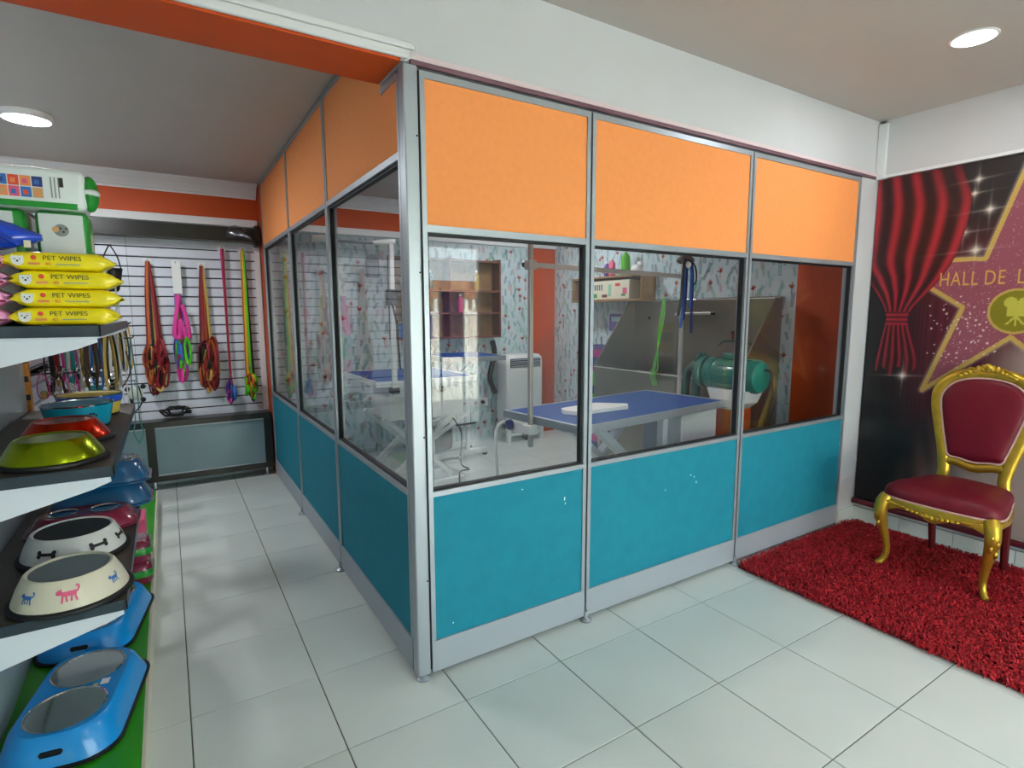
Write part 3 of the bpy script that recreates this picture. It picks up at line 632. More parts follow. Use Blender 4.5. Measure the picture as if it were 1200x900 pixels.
t = leash_bunch(-.175, 2.0, .68, ['st_yellow', 'st_orange', 'st_yellow', 'st_red', 'st_green', 'st_black'], 'yellow, orange and green leash bunch next to the partition', 6, .018, .03, .3); loops(t, -.18, 3.53, .70, .92, .09, ['st_green', 'st_yellow', 'st_orange', 'st_black', 'st_green'], 8)
mz = thing('black_harness', 'black harness clipped low on the slat panel above the cabinet', 'harness', (-.77, 3.53, .60))
MB().tube([(-.77, Y1-.03, .68), (-.77, 3.52, .682)], .004, 6).build('hook', 'chrome', mz)
for k in range(6):
    ring = [(-.77+random.uniform(-.02, .02)+(.045+.01*k % 2)*math.cos(a)*1.2, 3.525+.01*math.sin(2*a+k), .645+.035*math.sin(a)+.01*math.sin(a*3+k)) for a in [2*PI*i/14 for i in range(14)]]
    MB().tube(ring, .009, 6, True, flat=.6).build('strap', 'st_black', mz, True)

# ------------------------------------------------------------------ shelving unit
G0, XE, XB = -.10, -.943, -1.325
Z1, Z2, Z3, ZD = 1.441, 1.052, .657, .12
gu = thing('shelving_unit', 'tall shop shelving unit with dark shelves and a green bottom deck', 'shelving', (-1.13, 1.0, 0))
dk = RB(-1.36, -.945, -.9, 3.0, .02, ZD, r=.004).build('bottom_deck', 'green_deck', gu)
B(-1.35, -.952, -.89, 2.99, 0, .02).build('plinth', 'white_paint', gu)
B(-.945, -.935, -.9, 3.0, .0, .118).build('deck_edge', 'cream', gu)
B(XB-.03, XB-.002, -.9, 1.17, ZD, 1.9).build('back_panel', 'grey_panel', gu)
for y in (1.17,):
    u = RB(XB-.035, XB+.012, y, y+.05, ZD, 1.95, r=.003).build('upright', 'upright', gu)
    for k in range(20): B(XB-.002, XB+.0128, y-.0006, y-.0001, .3+k*.08, .325+k*.08).build('slot', 'black_plastic', u)
for z, top in ((Z1, 'shelf_top'), (Z2, 'shelf_top'), (Z3, 'shelf_top')):
    s_ = B(XB, XE, G0, 1.17, z-.022, z).build('shelf', 'shelf_top', gu)
    B(XB+.002, XE-.002, G0+.002, 1.168, z-.028, z-.0221).build('underside', 'bracket', s_)
    B(XB, XE+.003, G0-.004, G0, z-.03, z).build('end_strip', 'shelf_edge', s_); B(XE, XE+.003, G0-.004, 1.17, z-.03, z).build('edge_strip', 'shelf_edge', s_)
    for y in (G0+.004, 1.14):
        MB().prism([(XB, z-.0285), (XE-.008, z-.0285), (XE-.006, z-.045), (XE-.05, z-.062), (XB, z-.15)], 'y', y, y+.006).build('bracket', 'bracket', s_)
# slatted side run behind the collars
sr = thing('slat_wall_panel', 'white slatted run behind the hanging dog collars', 'slatwall', (-1.36, 2.3, 0))
B(-1.375, -1.352, 1.225, 3.38, ZD+.001, 2.0).build('backing', 'slot', sr)
for k in range(22):
    z = .14+k*.0835; MB().prism([(-1.352, z), (-1.334, z+.003), (-1.334, z+.070), (-1.34, z+.074), (-1.352, z+.074)], 'y', 1.225, 3.38).build('slat', 'slat', sr)
# hanging collars
cols = ['st_black', 'st_teal', 'st_brown', 'st_gold', 'st_red', 'st_white', 'st_brown', 'st_black', 'st_pink', 'st_gold', 'st_blue', 'st_white']
nn = 0
protos = {}
def collar(x, y, zt, ln, c, label, w=.011):
    t = thing('dog_collar', label, 'collar', (x, y, zt-ln), 'dog collars hanging beside the shelves')
    a = random.uniform(.25, 1.1); dx, dy = math.cos(a), math.sin(a); r = .022
    P = []
    for q in range(18):
        th = 2*PI*q/18; P.append((x+dx*r*math.sin(th)*(1-.35*math.cos(th)), y+dy*r*math.sin(th), zt-ln/2+ln/2*math.cos(th)))
    MB().tube(P, w, 6, True, flat=.25).build('strap', c, t, True)
    RB(x-w, x+w, y-.010, y+.010, zt-ln+.0, zt-ln+.034, r=.003).build('buckle', random.choice(('st_white', 'st_black', 'chrome', 'st_gold', 'st_teal')), t)
    MB().tube([(x+.012*math.cos(a_), y, zt-ln*.8+.014*math.sin(a_)) for a_ in [2*PI*i/10 for i in range(10)]], .0025, 5, True).build('ring', 'chrome', t, True)
    return t
cname = dict(st_black='black', st_teal='teal', st_brown='brown', st_gold='gold-coloured', st_red='red', st_white='white', st_pink='pink', st_blue='blue')
hk = thing('hook_rail', 'row of black peg hooks on the slatted run holding dog collars', 'hook rail', (-1.3, 2.1, 1.4))
ys = [1.36, 1.50, 1.64, 1.82, 2.0, 2.18, 2.36, 2.54, 2.72, 2.92]
for k, y in enumerate(ys):
    z = 1.40
    MB().tube([(-1.334, y, z), (-1.02, y, z), (-1.005, y, z+.015)], .004, 6).build('hook', 'st_black', hk, True)
    for q, x in enumerate((-1.27, -1.19, -1.11, -1.035)):
        c = cols[nn % len(cols)]; ln = random.uniform(.22, .36)
        collar(x, y+random.uniform(-.006, .006), z+.004, ln, c, '%s dog collar hanging in the cluster beside the shelves' % cname[c]); nn += 1
# lower hooks
for k, y in enumerate((1.32, 1.52, 1.72)):
    MB().tube([(-1.334, y, 1.20), (-1.16, y, 1.20), (-1.15, y, 1.213)], .004, 6).build('hook', 'st_black', hk, True)
    for q, x in enumerate((-1.29, -1.235, -1.18)):
        c = cols[(nn*5+q) % len(cols)]; collar(x, y, 1.204, random.uniform(.11, .15), c, 'short %s dog collar hanging on a lower peg behind the bowls' % cname[c], .008); nn += 1
B(-1.338, -1.334, 1.30, 2.9, 1.385, 1.415).build('rail', 'st_black', hk); B(-1.338, -1.334, 1.30, 1.8, 1.185, 1.215).build('rail', 'st_black', hk)
# two long pieces at the aisle end
for (x, y, zt, zb, c, lb) in ((-1.0, 1.62, 1.62, .86, 'st_white', 'long cream leash hanging at the aisle end of the collars'), (-.965, 1.78, 1.34, .74, 'st_teal', 'long dark teal leash with a loop hanging at the aisle end')):
    t = thing('hanging_leash', lb, 'leash', (x, y, zb))
    MB().tube([(-1.334, y, zt), (x+.01, y, zt), (x+.018, y, zt+.014)], .004, 6).build('hook', 'st_black', t, True)
    for s in (-1, 1): MB().tube(catmull([(x, y, zt+.004), (x+s*.012, y, lerp(zt, zb, .4)), (x+s*.010, y+.01, lerp(zt, zb, .75)), (x+s*.022, y, lerp(zt, zb, .9)), (x, y, zb)], 6), .010, 6, flat=.3).build('strap', c, t, True)
    MB().tube(catmull([(x+.02, y-.02, lerp(zt, zb, .45)), (x+.03, y-.02, lerp(zt, zb, .6)), (x-.01, y-.03, lerp(zt, zb, .7))], 5), .012, 6, flat=.3).build('strap', 'st_black' if c == 'st_teal' else 'st_brown', t, True)
t = thing('dog_muzzle', 'black dog muzzle hanging above the collars beside the wipes', 'muzzle', (-1.03, 1.95, 1.6))
MB().tube([(-1.334, 1.95, 1.86), (-1.02, 1.95, 1.86)], .004, 6).build('hook', 'st_black', t)
MB().lathe([(.022, 0), (.03, .012), (.045, .09), (.052, .13), (.048, .13), (.04, .09), (.02, .02), (.0001, .02)], (-1.03, 1.95, 1.60), 16).build('cup', 'st_black', t, True)
for s in (-1, 1): MB().tube(catmull([(-1.03+s*.045, 1.95, 1.72), (-1.03+s*.03, 1.95, 1.80), (-1.03, 1.95, 1.862)], 5), .009, 6, flat=.4).build('strap', 'st_black', t, True)
ct = thing('plush_toy_card', 'small white and black tag toy hanging under the collars', 'toy', (-1.0, 2.6, .86))
MB().tube([(-1.334, 2.6, 1.02), (-.99, 2.6, 1.02)], .003, 6).build('hook', 'st_black', ct)
MB().ball((-1.0, 2.6, .93), .045, .02, .05).build('body', 'st_white', ct, True)
for q in ((.045, .045), (-.045, .03), (.04, -.045), (-.03, -.05)): MB().ball((-1.0+q[0], 2.6, .93+q[1]), .017, .014, .017).build('paw', 'st_black', ct, True)
MB().tube([(-1.0, 2.6, .97), (-1.0, 2.6, 1.023)], .002, 5).build('string', 'st_black', ct)

# ------------------------------------------------------------------ goods on the top shelf
def wipes(L, Wd, H, seed):
    random.seed(seed); rings = []
    n = 17
    for i in range(n):
        t = i/(n-1); x = -L/2+L*t; e = min(t, 1-t)
        f = min(1., max(0., (e-.035)/.10))**.4; hh = max(.004, H*f); ww = Wd*(.86+.14*f)
        ruf = .0055*(1-f)
        ring = []
        for j in range(20):
            a = 2*PI*j/20; ca, sa = math.cos(a), math.sin(a); k = .45
            ring.append((x+ruf*math.sin(j*2.1)*1.5, ww/2*math.copysign(abs(ca)**k, ca), H/2+hh/2*math.copysign(abs(sa)**k, sa)+ruf*math.sin(j*1.7+i*2+seed)))
        rings.append(ring)
    return MB().loft(rings)
yw = -.035
pos = ('lowest', 'second from bottom', 'third from bottom', 'topmost')
for k in range(4):
    z = Z1+.0012+k*.0478; x = -1.008+(-.006, .003, .004, -.008)[k]
    t = thing('wet_wipes_pack', '%s yellow pet wipes pack in the stack of four' % pos[k], 'wipes', (x, yw, z), 'yellow pet wipes packs on the top shelf', rz=0)
    p = wipes(.226, .095, .0475, 3+k).build('pouch', 'yellow_film', t, True, local=True)
    yf = yw-.0484
    text('PET WIPES', .0165, (x-.032, yf, z+.0255), (1, 0, 0), (0, 0, 1), 'ink', t, sx=1.05)
    text('40', .012, (x-.028, yf, z+.0115), (1, 0, 0), (0, 0, 1), 'ink_red', t)
    MB().lathe([(.0001, 0), (.006, 0), (.006, .0006)], (x-.05, yf-.0004, z+.031), 14, axis='y').build('round_mark', 'ink_red', t)
    B(x-.062, x-.038, yf-.0006, yf, z+.0125, z+.0185).build('red_mark', 'ink_orange', t)
    for q in range(1): B(x-.006, x+.045, yf-.0005, yf, z+.014, z+.0165).build('small_print', 'ink_grey', t)
    pf = MB(); pf.cm = 0; pf.lathe([(.0001, 0), (.0125, 0), (.0125, .0007)], (x-.082, yf-.0004, z+.022), 16, sx=1., axis='y'); pf.prism([(x-.096, z+.027), (x-.092, z+.036), (x-.085, z+.031)], 'y', yf-.0006, yf); pf.prism([(x-.078, z+.031), (x-.071, z+.036), (x-.068, z+.027)], 'y', yf-.0006, yf)
    pf.cm = 1
    for dx, dz, r in ((-.005, .004, .0017), (.005, .004, .0017), (0, -.001, .0026)): pf.lathe([(.0001, 0), (r, 0), (r, .0006)], (x-.082+dx, yf-.0011, z+.022+dz), 8, axis='y')
    pf.build('puppy_print', ['white_plastic', 'ink'], t)
for k in range(4):
    z = Z1+.0012+k*.0478; x = -1.219
    t = thing('wet_wipes_pack', '%s pink wipes pack in the stack left of the yellow packs' % pos[k], 'wipes', (x, yw, z), 'pink wipes packs on the top shelf')
    wipes(.185, .095, .0475, 13+k).build('pouch', 'pink_film', t, True, local=True)
    B(x+.03, x+.09, yw-.049, yw-.0484, z+.012, z+.018).build('print_mark', 'maroon_plastic', t)
random.seed(21)
gl = thing('blue_bag_pack', 'crumpled blue plastic pack lying on the pink wipes', 'pack', (-1.20, yw, Z1+.193))
rings = []
for i in range(13):
    t = i/12; x = -1.285+t*.235; e = math.sin(PI*min(1, .12+t*.86))**.6; ring = []
    for j in range(18):
        a = 2*PI*j/18; ring.append((x, yw+.045*e*math.cos(a)*(1+.12*math.sin(3*a+i)), Z1+.230+.036*e*math.sin(a)*(1+.16*math.sin(2*a+i*1.3)+.1*math.sin(5*a))))
    rings.append(ring)
lo = min(p[2] for r in rings for p in r); rings = [[(x, y, z-lo+Z1+.1935) for x, y, z in r] for r in rings]
MB().loft(rings).build('film', 'blue_film', gl, True)
MB().tube(catmull([(-1.20, yw-.02, Z1+.262), (-1.15, yw-.045, Z1+.245), (-1.09, yw-.05, Z1+.205)], 5), .014, 8, flat=.35).build('fold', 'blue_film', gl, True)
B(-1.082, -1.068, yw-.047, yw-.0455, Z1+.2, Z1+.218).build('sticker', 'cream', gl)
def diaper(name, label, x0, x1, y0, y1, z0, z1, lying=False):
    t = thing(name, label, 'pack', ((x0+x1)/2, (y0+y1)/2, z0))
    o = RB(x0, x1, y0, y1, z0, z1, r=.016, seg=3).build('wrapper', 'green_film' if not lying else 'white_film', t, True)
    return t
t = diaper('diaper_pack', 'upright green and white pet pad pack with a dog picture', -1.075, -.955, .045, .16, Z1+.0005, Z1+.315)
RB(-1.066, -.968, .042, .047, Z1+.02, Z1+.306, r=.002).build('front_label', 'white_film', t)
dg = MB(); dg.cm = 0; dg.lathe([(.0001, 0), (.017, 0), (.017, .0006)], (-1.018, .0412, Z1+.262), 16, axis='y'); dg.cm = 2
dg.lathe([(.0001, 0), (.008, 0), (.008, .0006)], (-1.030, .0408, Z1+.264), 12, axis='y'); dg.cm = 1
for q in ((-.006, .005), (.006, .005), (0, -.004)): dg.lathe([(.0001, 0), (.0028, 0), (.0028, .0006)], (-1.013+q[0], .0404, Z1+.262+q[1]), 8, axis='y')
dg.build('dog_print', ['ink_grey', 'ink', 'ink_tan'], t)
B(-.956, -.9545, .07, .12, Z1+.21, Z1+.26).build('side_label', 'cream', t)
t = diaper('diaper_pack', 'upright green and white pet pad pack behind the blue bag', -1.24, -1.095, .045, .16, Z1+.0005, Z1+.315)
RB(-1.232, -1.118, .042, .047, Z1+.02, Z1+.306, r=.002).build('front_label', 'white_film', t)
zz_ = Z1+.3165
t = diaper('diaper_pack', 'long white pet pad pack with small pictures lying across the upright packs', -1.318, -.955, .03, .16, zz_, zz_+.11, True)
B(-1.31, -.975, .0285, .0302, zz_+.002, zz_+.018).build('green_band', 'green_film', t)
inks = ['ink_blue', 'ink_red', 'ink_orange', 'navy', 'ink_orange', 'ink_pink', 'ink_blue', 'ink_tan']
for r in range(2):
    for c in range(4):
        x = -1.142+c*.0245; z = zz_+.056-r*.029
        B(x, x+.022, .0288, .0302, z, z+.0265).build('picture', inks[r*4+c], t); B(x+.005, x+.015, .0284, .0288, z+.006, z+.018).build('picture_mark', inks[(r*4+c+3) % 8], t)
B(-1.168, -1.155, .0288, .0302, zz_+.03, zz_+.09).build('print_column', 'ink', t)
for k in range(3): B(-1.03+k*.008, -1.027+k*.008, .0288, .0302, zz_+.03, zz_+.085).build('print_column', 'ink_grey', t)
B(-1.012, -1.002, .0288, .0302, zz_+.06, zz_+.085).build('print_column', 'ink', t); B(-1.065, -1.04, .0288, .0302, zz_-.0+.003, zz_+.012).build('red_mark', 'ink_red', t)
MB().ball((-.948, .07, zz_+.054), .022, .035, .050).build('wrapper_tail', 'green_film', t, True); MB().ball((-.946, .065, zz_+.055), .0225, .034, .014).build('tail_band', 'white_film', t, True)
for k, (y, z0, z1, lb) in enumerate(((.20, Z1+.0005, Z1+.115, 'small brown and silver treat bag on the shelf edge behind the wipes'), (.30, Z1+.0005, Z1+.21, 'tall silver and brown treat bag behind the wipes'))):
    t = thing('treat_bag', lb, 'bag', (-.98, y, z0))
    MB().loft([[(x, yy2, z) for x, yy2 in rrect(-.975, y, hx, hy, min(hx, hy)*.5, 3)] for z, hx, hy in ((z0, .028, .02), (z0+.012, .034, .026), (lerp(z0, z1, .6), .033, .022), (z1-.02, .034, .008), (z1, .034, .004))]).build('pouch', ('brown_film', 'silver_film')[k], t, True)
    B(-.945, -.9405, y-.012, y+.012, z0+.03, z1-.05).build('side_print', ('magenta', 'brown_film')[k], t)

# ------------------------------------------------------------------ bowls
def bowl_flared(name, label, x, y, z, rb, rt, h, m, base, grp, prints=None, inner='steel', ov=1.):
    t = thing(name, label, 'bowl', (x, y, z), grp)
    MB().lathe([(rb*.96, 0), (rb*1.06, .002), (rb*1.075, .007), (rb*1.06, .012), (rb*1.0, .015), (rb*.96, .014)], (x, y, z), 48, sy=ov).build('rubber_base', base, t, True)
    b = MB().lathe([(rb*.985, .012), (rb*.97, .02), (lerp(rb, rt, .5)+.004, h*.55), (rt+.006, h*.93), (rt, h), (rt-.006, h*.985), (rt-.008, h*.95)], (x, y, z), 48, sy=ov).build('body', m, t, True)
    MB().lathe([(rt-.008, h*.955), (rt-.012, h*.8), (rt-.022, .03), (rt-.035, .018), (.0001, .016)], (x, y, z), 48, sy=ov).build('inner_bowl', inner, t, True)
    return t
def cutw(g):
    if len(g) != 4 or max(s for s, v in g)-min(s for s, v in g) < .012: return [g]
    a, b, c, d = [Vector(p) for p in g]; return [[tuple(a.lerp(b, i/5)), tuple(a.lerp(b, (i+1)/5)), tuple(d.lerp(c, (i+1)/5)), tuple(d.lerp(c, i/5))] for i in range(5)]
def decal(t, x, y, z, rb, rt, h, az, poly, m, ov=1., name='print'):
    """flat print wrapped on the flared side of a bowl; poly in metres (s along the rim, v up the side)"""
    def P(s, v):
        f = .012+.5*(h-.012)+v; k = f/h; r = np.interp(f, [.012, .02, h*.55, h*.93], [rb*.985, rb*.97, lerp(rb, rt, .5)+.004, rt+.006])+.0013
        a = az+s/r; return (x+r*math.cos(a), y+r*math.sin(a)*ov, z+f)
    mb = MB()
    for pg in [q for g_ in poly for q in cutw(g_)]: mb.add([P(s, v) for s, v in pg], [tuple(range(len(pg)))])
    mb.build(name, m, t)
lime = bowl_flared('dog_bowl', 'shiny lime green metal bowl at the near end of the middle shelf', -1.088, .045, Z2+.0008, .122, .084, .072, 'lime_metal', 'rubber', 'pet bowls on the shelves', inner='lime_metal')
red = bowl_flared('dog_bowl', 'shiny red metal bowl behind the lime green one', -1.098, .355, Z2+.0008, .125, .082, .072, 'red_metal', 'rubber', 'pet bowls on the shelves', inner='red_metal')
def bowl_cup(label, x, y, z, r, h, m, band=None):
    t = thing('dog_bowl', label, 'bowl', (x, y, z), 'pet bowls on the shelves')
    MB().lathe([(r*.80, 0), (r*.84, .003), (r*.85, .01)], (x, y, z), 44).build('rubber_base', 'rubber', t, True)
    MB().lathe([(r*.83, .01), (r*.97, h*.92), (r*.985, h), (r*.95, h)], (x, y, z), 44).build('body', m, t, True)
    if band: MB().lathe([(r*.935, h*.66), (r*.945, h*.66), (r*.99, h*.97), (r*.98, h*.97)], (x, y, z), 44).build('colour_band', band, t, True)
    MB().lathe([(r*.99, h-.002), (r*1.0, h+.003), (r*.95, h+.003), (r*.92, h*.8), (r*.78, .022), (.0001, .018)], (x, y, z), 44).build('inner_bowl', 'steel', t, True)
    return t
tb = bowl_cup('teal bowl with a steel inside behind the red bowl', -1.090, .62, Z2+.0008, .112, .088, 'teal_paint')
pw = MB()
for k, (dx, dz, r) in enumerate(((0, 0, .008), (-.012, .01, .004), (-.004, .015, .004), (.005, .015, .004), (.013, .009, .004))): pw.lathe([(.0001, 0), (r, 0), (r, .002)], (-1.04+dx, .62-.0975, Z2+.045+dz), 8, axis='y')
pw.build('paw_print', 'ink', tb)
bowl_cup('yellow bowl with a blue rim band farthest back on the middle shelf', -1.080, .90, Z2+.0008, .115, .088, 'yellow_paint', 'blue_paint')
cx_, cy_ = -1.075, .012
cr_ = bowl_flared('dog_bowl', 'cream bowl printed with pink and blue dogs on the lower shelf', cx_, cy_, Z3+.0008, .140, .102, .088, 'cream', 'rubber', 'pet bowls on the shelves')
def dogpoly(k):
    p = [[(-.020, .0), (.014, .0), (.016, .012), (-.020, .012)], [(-.020, .002), (-.015, .002), (-.018, -.016), (-.023, -.016)], [(-.012, .002), (-.008, .002), (-.006, -.014), (-.011, -.014)], [(.008, .002), (.012, .002), (.018, -.015), (.013, -.016)], [(.002, .002), (.006, .002), (.004, -.014), (-.001, -.014)],
         [(-.032, .006), (-.018, .004), (-.018, .016), (-.026, .018), (-.033, .012)], [(.014, .010), (.018, .006), (.024, .016), (.022, .024), (.016, .026), (.012, .021), (.017, .021), (.019, .016)], [(-.024, .016), (-.019, .014), (-.019, .022)]]
    return [[(s*k, v*k) for s, v in q] for q in p]
decal(cr_, cx_, cy_, Z3+.0008, .140, .102, .088, -PI/2+.10, dogpoly(.95), 'ink_pink', name='dog_print')
decal(cr_, cx_, cy_, Z3+.0008, .140, .102, .088, -PI/2-.72, dogpoly(.72), 'ink_blue', name='dog_print'); decal(cr_, cx_, cy_, Z3+.0008, .140, .102, .088, -PI/2+1.05, dogpoly(.62), 'ink_blue', name='dog_print')
bx_, by_ = -1.108, .375
bw = bowl_flared('dog_bowl', 'white bowl printed with black bones behind the cream bowl', bx_, by_, Z3+.0008, .148, .112, .088, 'bowl_white', 'rubber', 'pet bowls on the shelves', inner='rubber')
def bone(k):
    c = [[(-.022, -.005), (.022, -.005), (.022, .005), (-.022, .005)]]
    for sx in (-1, 1):
        for sy in (-1, 1): c.append([(sx*.024+.0075*math.cos(a), sy*.006+.0075*math.sin(a)) for a in [2*PI*i/9 for i in range(9)]])
    return [[(s*k, v*k) for s, v in q] for q in c]
for az in (-PI/2-.45, -PI/2+.62, -PI/2+1.35): decal(bw, bx_, by_, Z3+.0008, .148, .112, .088, az, bone(.9), 'ink', name='bone_print')
def double_bowl(label, cx, cy, z, hx, hy, h, m, film=False, lowb='rubber', name='double_pet_bowl', axis='y', cut=True, sticker=False):
    t = thing(name, label, 'bowl', (cx, cy, z), 'double pet bowls')
    def ring(k, dz, e=0.): return [(px, py, z+dz) for px, py in rrect(cx, cy, hx*k+e, hy*k+e, min(hx, hy)*.62*k, 8)]
    MB().loft([ring(1, 0, -.004), ring(1, .003, .006), ring(1, .010, .007), ring(1, .013, 0)]).build('rubber_rim', lowb, t, True)
    top = ring(1, h, -.038); o = MB().loft([ring(1, .012, -.001), ring(1, .02, -.003), ring(1, h*.55, -.016), ring(1, h*.88, -.027), top], cap=False)
    r = min(hx-.056, hy/2-.028) if axis == 'y' else min(hy-.055, hx/2-.04); d = (hy-.045)/2 if axis == 'y' else (hx-.045)/2
    cs = [(cx, cy-d), (cx, cy+d)] if axis == 'y' else [(cx-d, cy), (cx+d, cy)]
    bm = bmesh.new(); ed = []
    for lp in [top]+[[(a+r*math.cos(th), b+r*math.sin(th), z+h) for th in [2*PI*i/32 for i in range(32)]] for a, b in cs]:
        vs = [bm.verts.new(p) for p in lp]; ed += [bm.edges.new((vs[i], vs[(i+1) % len(vs)])) for i in range(len(vs))]
    bmesh.ops.triangle_fill(bm, use_beauty=True, use_dissolve=False, edges=ed); bm.verts.index_update()
    o.add([v.co for v in bm.verts], [[v.index for v in f.verts] for f in bm.faces]); bm.free()
    o.build('body', m, t, True)
    for a, b in cs:
        MB().lathe([(r+.004, h), (r+.005, h+.002), (r+.001, h+.003), (r-.002, h), (r-.007, h*.62), (r-.009, h*.6), (r-.015, h*.3), (r-.024, .026), (r-.045, .019), (r-.048, .022), (.0001, .019)], (a, b, z), 40).build('steel_bowl', 'steel', t, True)
    if cut:
        MB().tube([(cx-.030, cy-hy+.016, z+h*.52), (cx-.025, cy-hy+.017, z+h*.52), (cx+.025, cy-hy+.017, z+h*.52), (cx+.030, cy-hy+.016, z+h*.52)], [.003, .009, .009, .003], 10, flat=1.).build('grip_hole', 'rubber', t, True)
    if sticker:
        B(cx+hx*.40, cx+hx*.55, cy-.012, cy+.02, z+h+.0001, z+h+.0006).build('sticker', 'white_plastic', t); B(cx+hx*.28, cx+hx*.36, cy-.014, cy+.0, z+h+.0001, z+h+.0006).build('sticker', 'st_yellow', t)
    return t
double_bowl('bright blue double bowl with steel insets nearest on the green deck', -1.128, .285, ZD+.0008, .160, .268, .095, 'cyan_plastic', sticker=True).rotation_euler.z = -.17
double_bowl('bright blue double bowl farther back on the green deck', -1.125, .90, ZD+.0008, .162, .268, .095, 'cyan_plastic').rotation_euler.z = -.17
double_bowl('maroon double bowl in clear film behind the white bowl', -1.108, .655, Z3+.0008, .172, .105, .062, 'maroon_plastic', axis='x', lowb='maroon_plastic', cut=False)
for k in range(2): double_bowl(('lower', 'upper')[k]+' wrapped dark blue double bowl stacked under the middle shelf', -1.075, .935, Z3+.0008+k*.0995, .178, .13, .092, 'deepblue_plastic', axis='x', lowb='deepblue_plastic', cut=False)
for k, (z, lb) in enumerate(((ZD+.0008, 'lower'), (ZD+.115, 'upper'))):
    t = thing('wrapped_toy_pack', lb+' shiny maroon wrapped pack stacked on the green deck edge', 'pack', (-1.0, 1.3, z), 'shiny maroon packs on the green deck')
    MB().loft([[(px, py, zq) for px, py in rrect(-1.005, 1.32, .075*q, .09*q, .04*q, 5)] for zq, q in ((z, .8), (z+.02, .98), (z+.06, 1.), (z+.095, .93), (z+.112, .75))]).build('film', 'maroon_plastic', t, True)
    MB().loft([[(px, py, zq) for px, py in rrect(-1.005, 1.32, .0765*q, .0915*q, .04*q, 5)] for zq, q in ((z+.045, .995), (z+.05, 1.), (z+.075, .995), (z+.078, .985))]).build('green_band', 'green_film', t, True)
bx = thing('flat_toy_box', 'tall narrow pink and cream box standing on the green deck', 'box', (-1.0, 1.62, ZD))
RB(-1.05, -.965, 1.55, 1.75, ZD+.0008, .36, r=.003).build('carton', 'cream', bx); B(-1.0515, -.9635, 1.5485, 1.7515, .26, .362).build('pink_top', 'ink_pink', bx)
# ------------------------------------------------------------------ grooming room
def at(o, c, rz):
    """turn a thing that was built around the origin"""
    o.location = c; o.rotation_euler = (0, 0, rz); return o
# table 1: long blue table behind the front glass, with a two-post grooming bar
ZT = .86
t1 = thing('grooming_table', 'long blue-topped grooming table with two posts and a crossbar behind the front glass', 'table')
L, Wd = 1.44, .70
RB(-L/2+.02, L/2-.02, -Wd/2+.02, Wd/2-.02, ZT-.03, ZT, r=.004).build('mat_top', 'blue_top', t1, local=True)
for q in ((-L/2, L/2, -Wd/2, -Wd/2+.022), (-L/2, L/2, Wd/2-.022, Wd/2), (-L/2, -L/2+.022, -Wd/2+.022, Wd/2-.022), (L/2-.022, L/2, -Wd/2+.022, Wd/2-.022)): RB(*q, ZT-.045, ZT+.003, r=.003).build('rim', 'alu', t1, local=True)
for x in (-.25, .25):
    for y in (-.24, .24): B(x-.02, x+.02, y-.02, y+.02, .04, .10).build('wheel_block', 'black_plastic', t1, local=True)
for y in (-.26, .26): RB(-.55, .55, y-.03, y+.03, .0, .05, r=.006).build('base_bar', 'white_metal', t1, local=True)
for x in (-.5, .5): RB(x-.025, x+.025, -.23, .23, .0, .05, r=.006).build('base_bar', 'white_metal', t1, local=True)
for y in (-.20, .20):
    MB().bar((-.48, y, .06), (.42, y, ZT-.06), .045, .06, (0, 1, 0)).build('lift_arm', 'white_metal', t1, local=True); MB().bar((.48, y-.05 if y > 0 else y+.05, .06), (-.42, y-.05 if y > 0 else y+.05, ZT-.06), .045, .06, (0, 1, 0)).build('lift_arm', 'white_metal', t1, local=True)
RB(.24, .66, -.31, -.02, .52, ZT-.05, r=.008).build('motor_box', 'white_plastic', t1, local=True); RB(.27, .60, -.314, -.309, .58, ZT-.09, r=.002).build('box_panel', 'white_metal', t1, local=True)
RB(.06, .11, -.30, -.25, .45, ZT-.05, r=.004).build('post', 'white_metal', t1, local=True); RB(.11, .24, -.25, -.10, .55, ZT-.05, r=.004).build('grey_box', 'kick', t1, local=True)
RB(-.735, -.68, .10, .31, .74, ZT-.045, r=.012).build('control_box', 'white_plastic', t1, local=True)
MB().lathe([(.030, -.755), (.033, -.75), (.033, -.735)], (0, .255, .785), 20, axis='x').build('knob', 'navy', t1, True, local=True)
MB().tube(catmull([(-.745, .30, .80), (-.80, .32, .74), (-.80, .31, .45), (-.79, .27, .15), (-.70, .18, .015)], 6), .010, 8).build('power_cord', 'white_plastic', t1, True, local=True)
for sx, zt, nm in ((-1, 1.90, 'left'), (1, 1.88, 'right')):
    x = sx*(L/2+.022); y = .06
    p = RB(x-.0125, x+.0125, y-.0125, y+.0125, .68, zt, r=.003).build('post', 'pole', t1, local=True)
    RB(x-.035, x+.03, y-.04, y+.04, ZT-.10, ZT-.045, r=.005).build('clamp', 'white_plastic', p, local=True)
    MB().lathe([(.02, 0), (.024, .008), (.024, .03), (.012, .035)], (x, y+.02, ZT-.12), 14, axis='y').build('clamp_screw', 'black_plastic', p, True, local=True)
MB().bar((-L/2-.02, .06, 1.745), (L/2+.02, .06, 1.735), .026, .028).build('crossbar', 'pole', t1, local=True)
for sx in (-1, 1): RB(sx*(L/2+.022)-.026, sx*(L/2+.022)+.026, .034, .086, 1.715, 1.77, r=.005).build('joint', 'pole', t1, local=True)
MB().lathe([(.012, 0), (.018, .006), (.018, .03)], (-L/2-.022, .09, 1.75), 12, axis='y').build('joint_knob', 'black_plastic', t1, True, local=True)
a1_ = math.radians(6.9); at(t1, (1.746, .738, 0), a1_)
def w1(x, y, z): return (1.746+x*math.cos(a1_)-y*math.sin(a1_), .738+x*math.sin(a1_)+y*math.cos(a1_), z)
fs = thing('foam_sheet', 'white foam sheet lying on the long blue table', 'sheet', w1(-.28, -.02, ZT+.0008), rz=a1_)
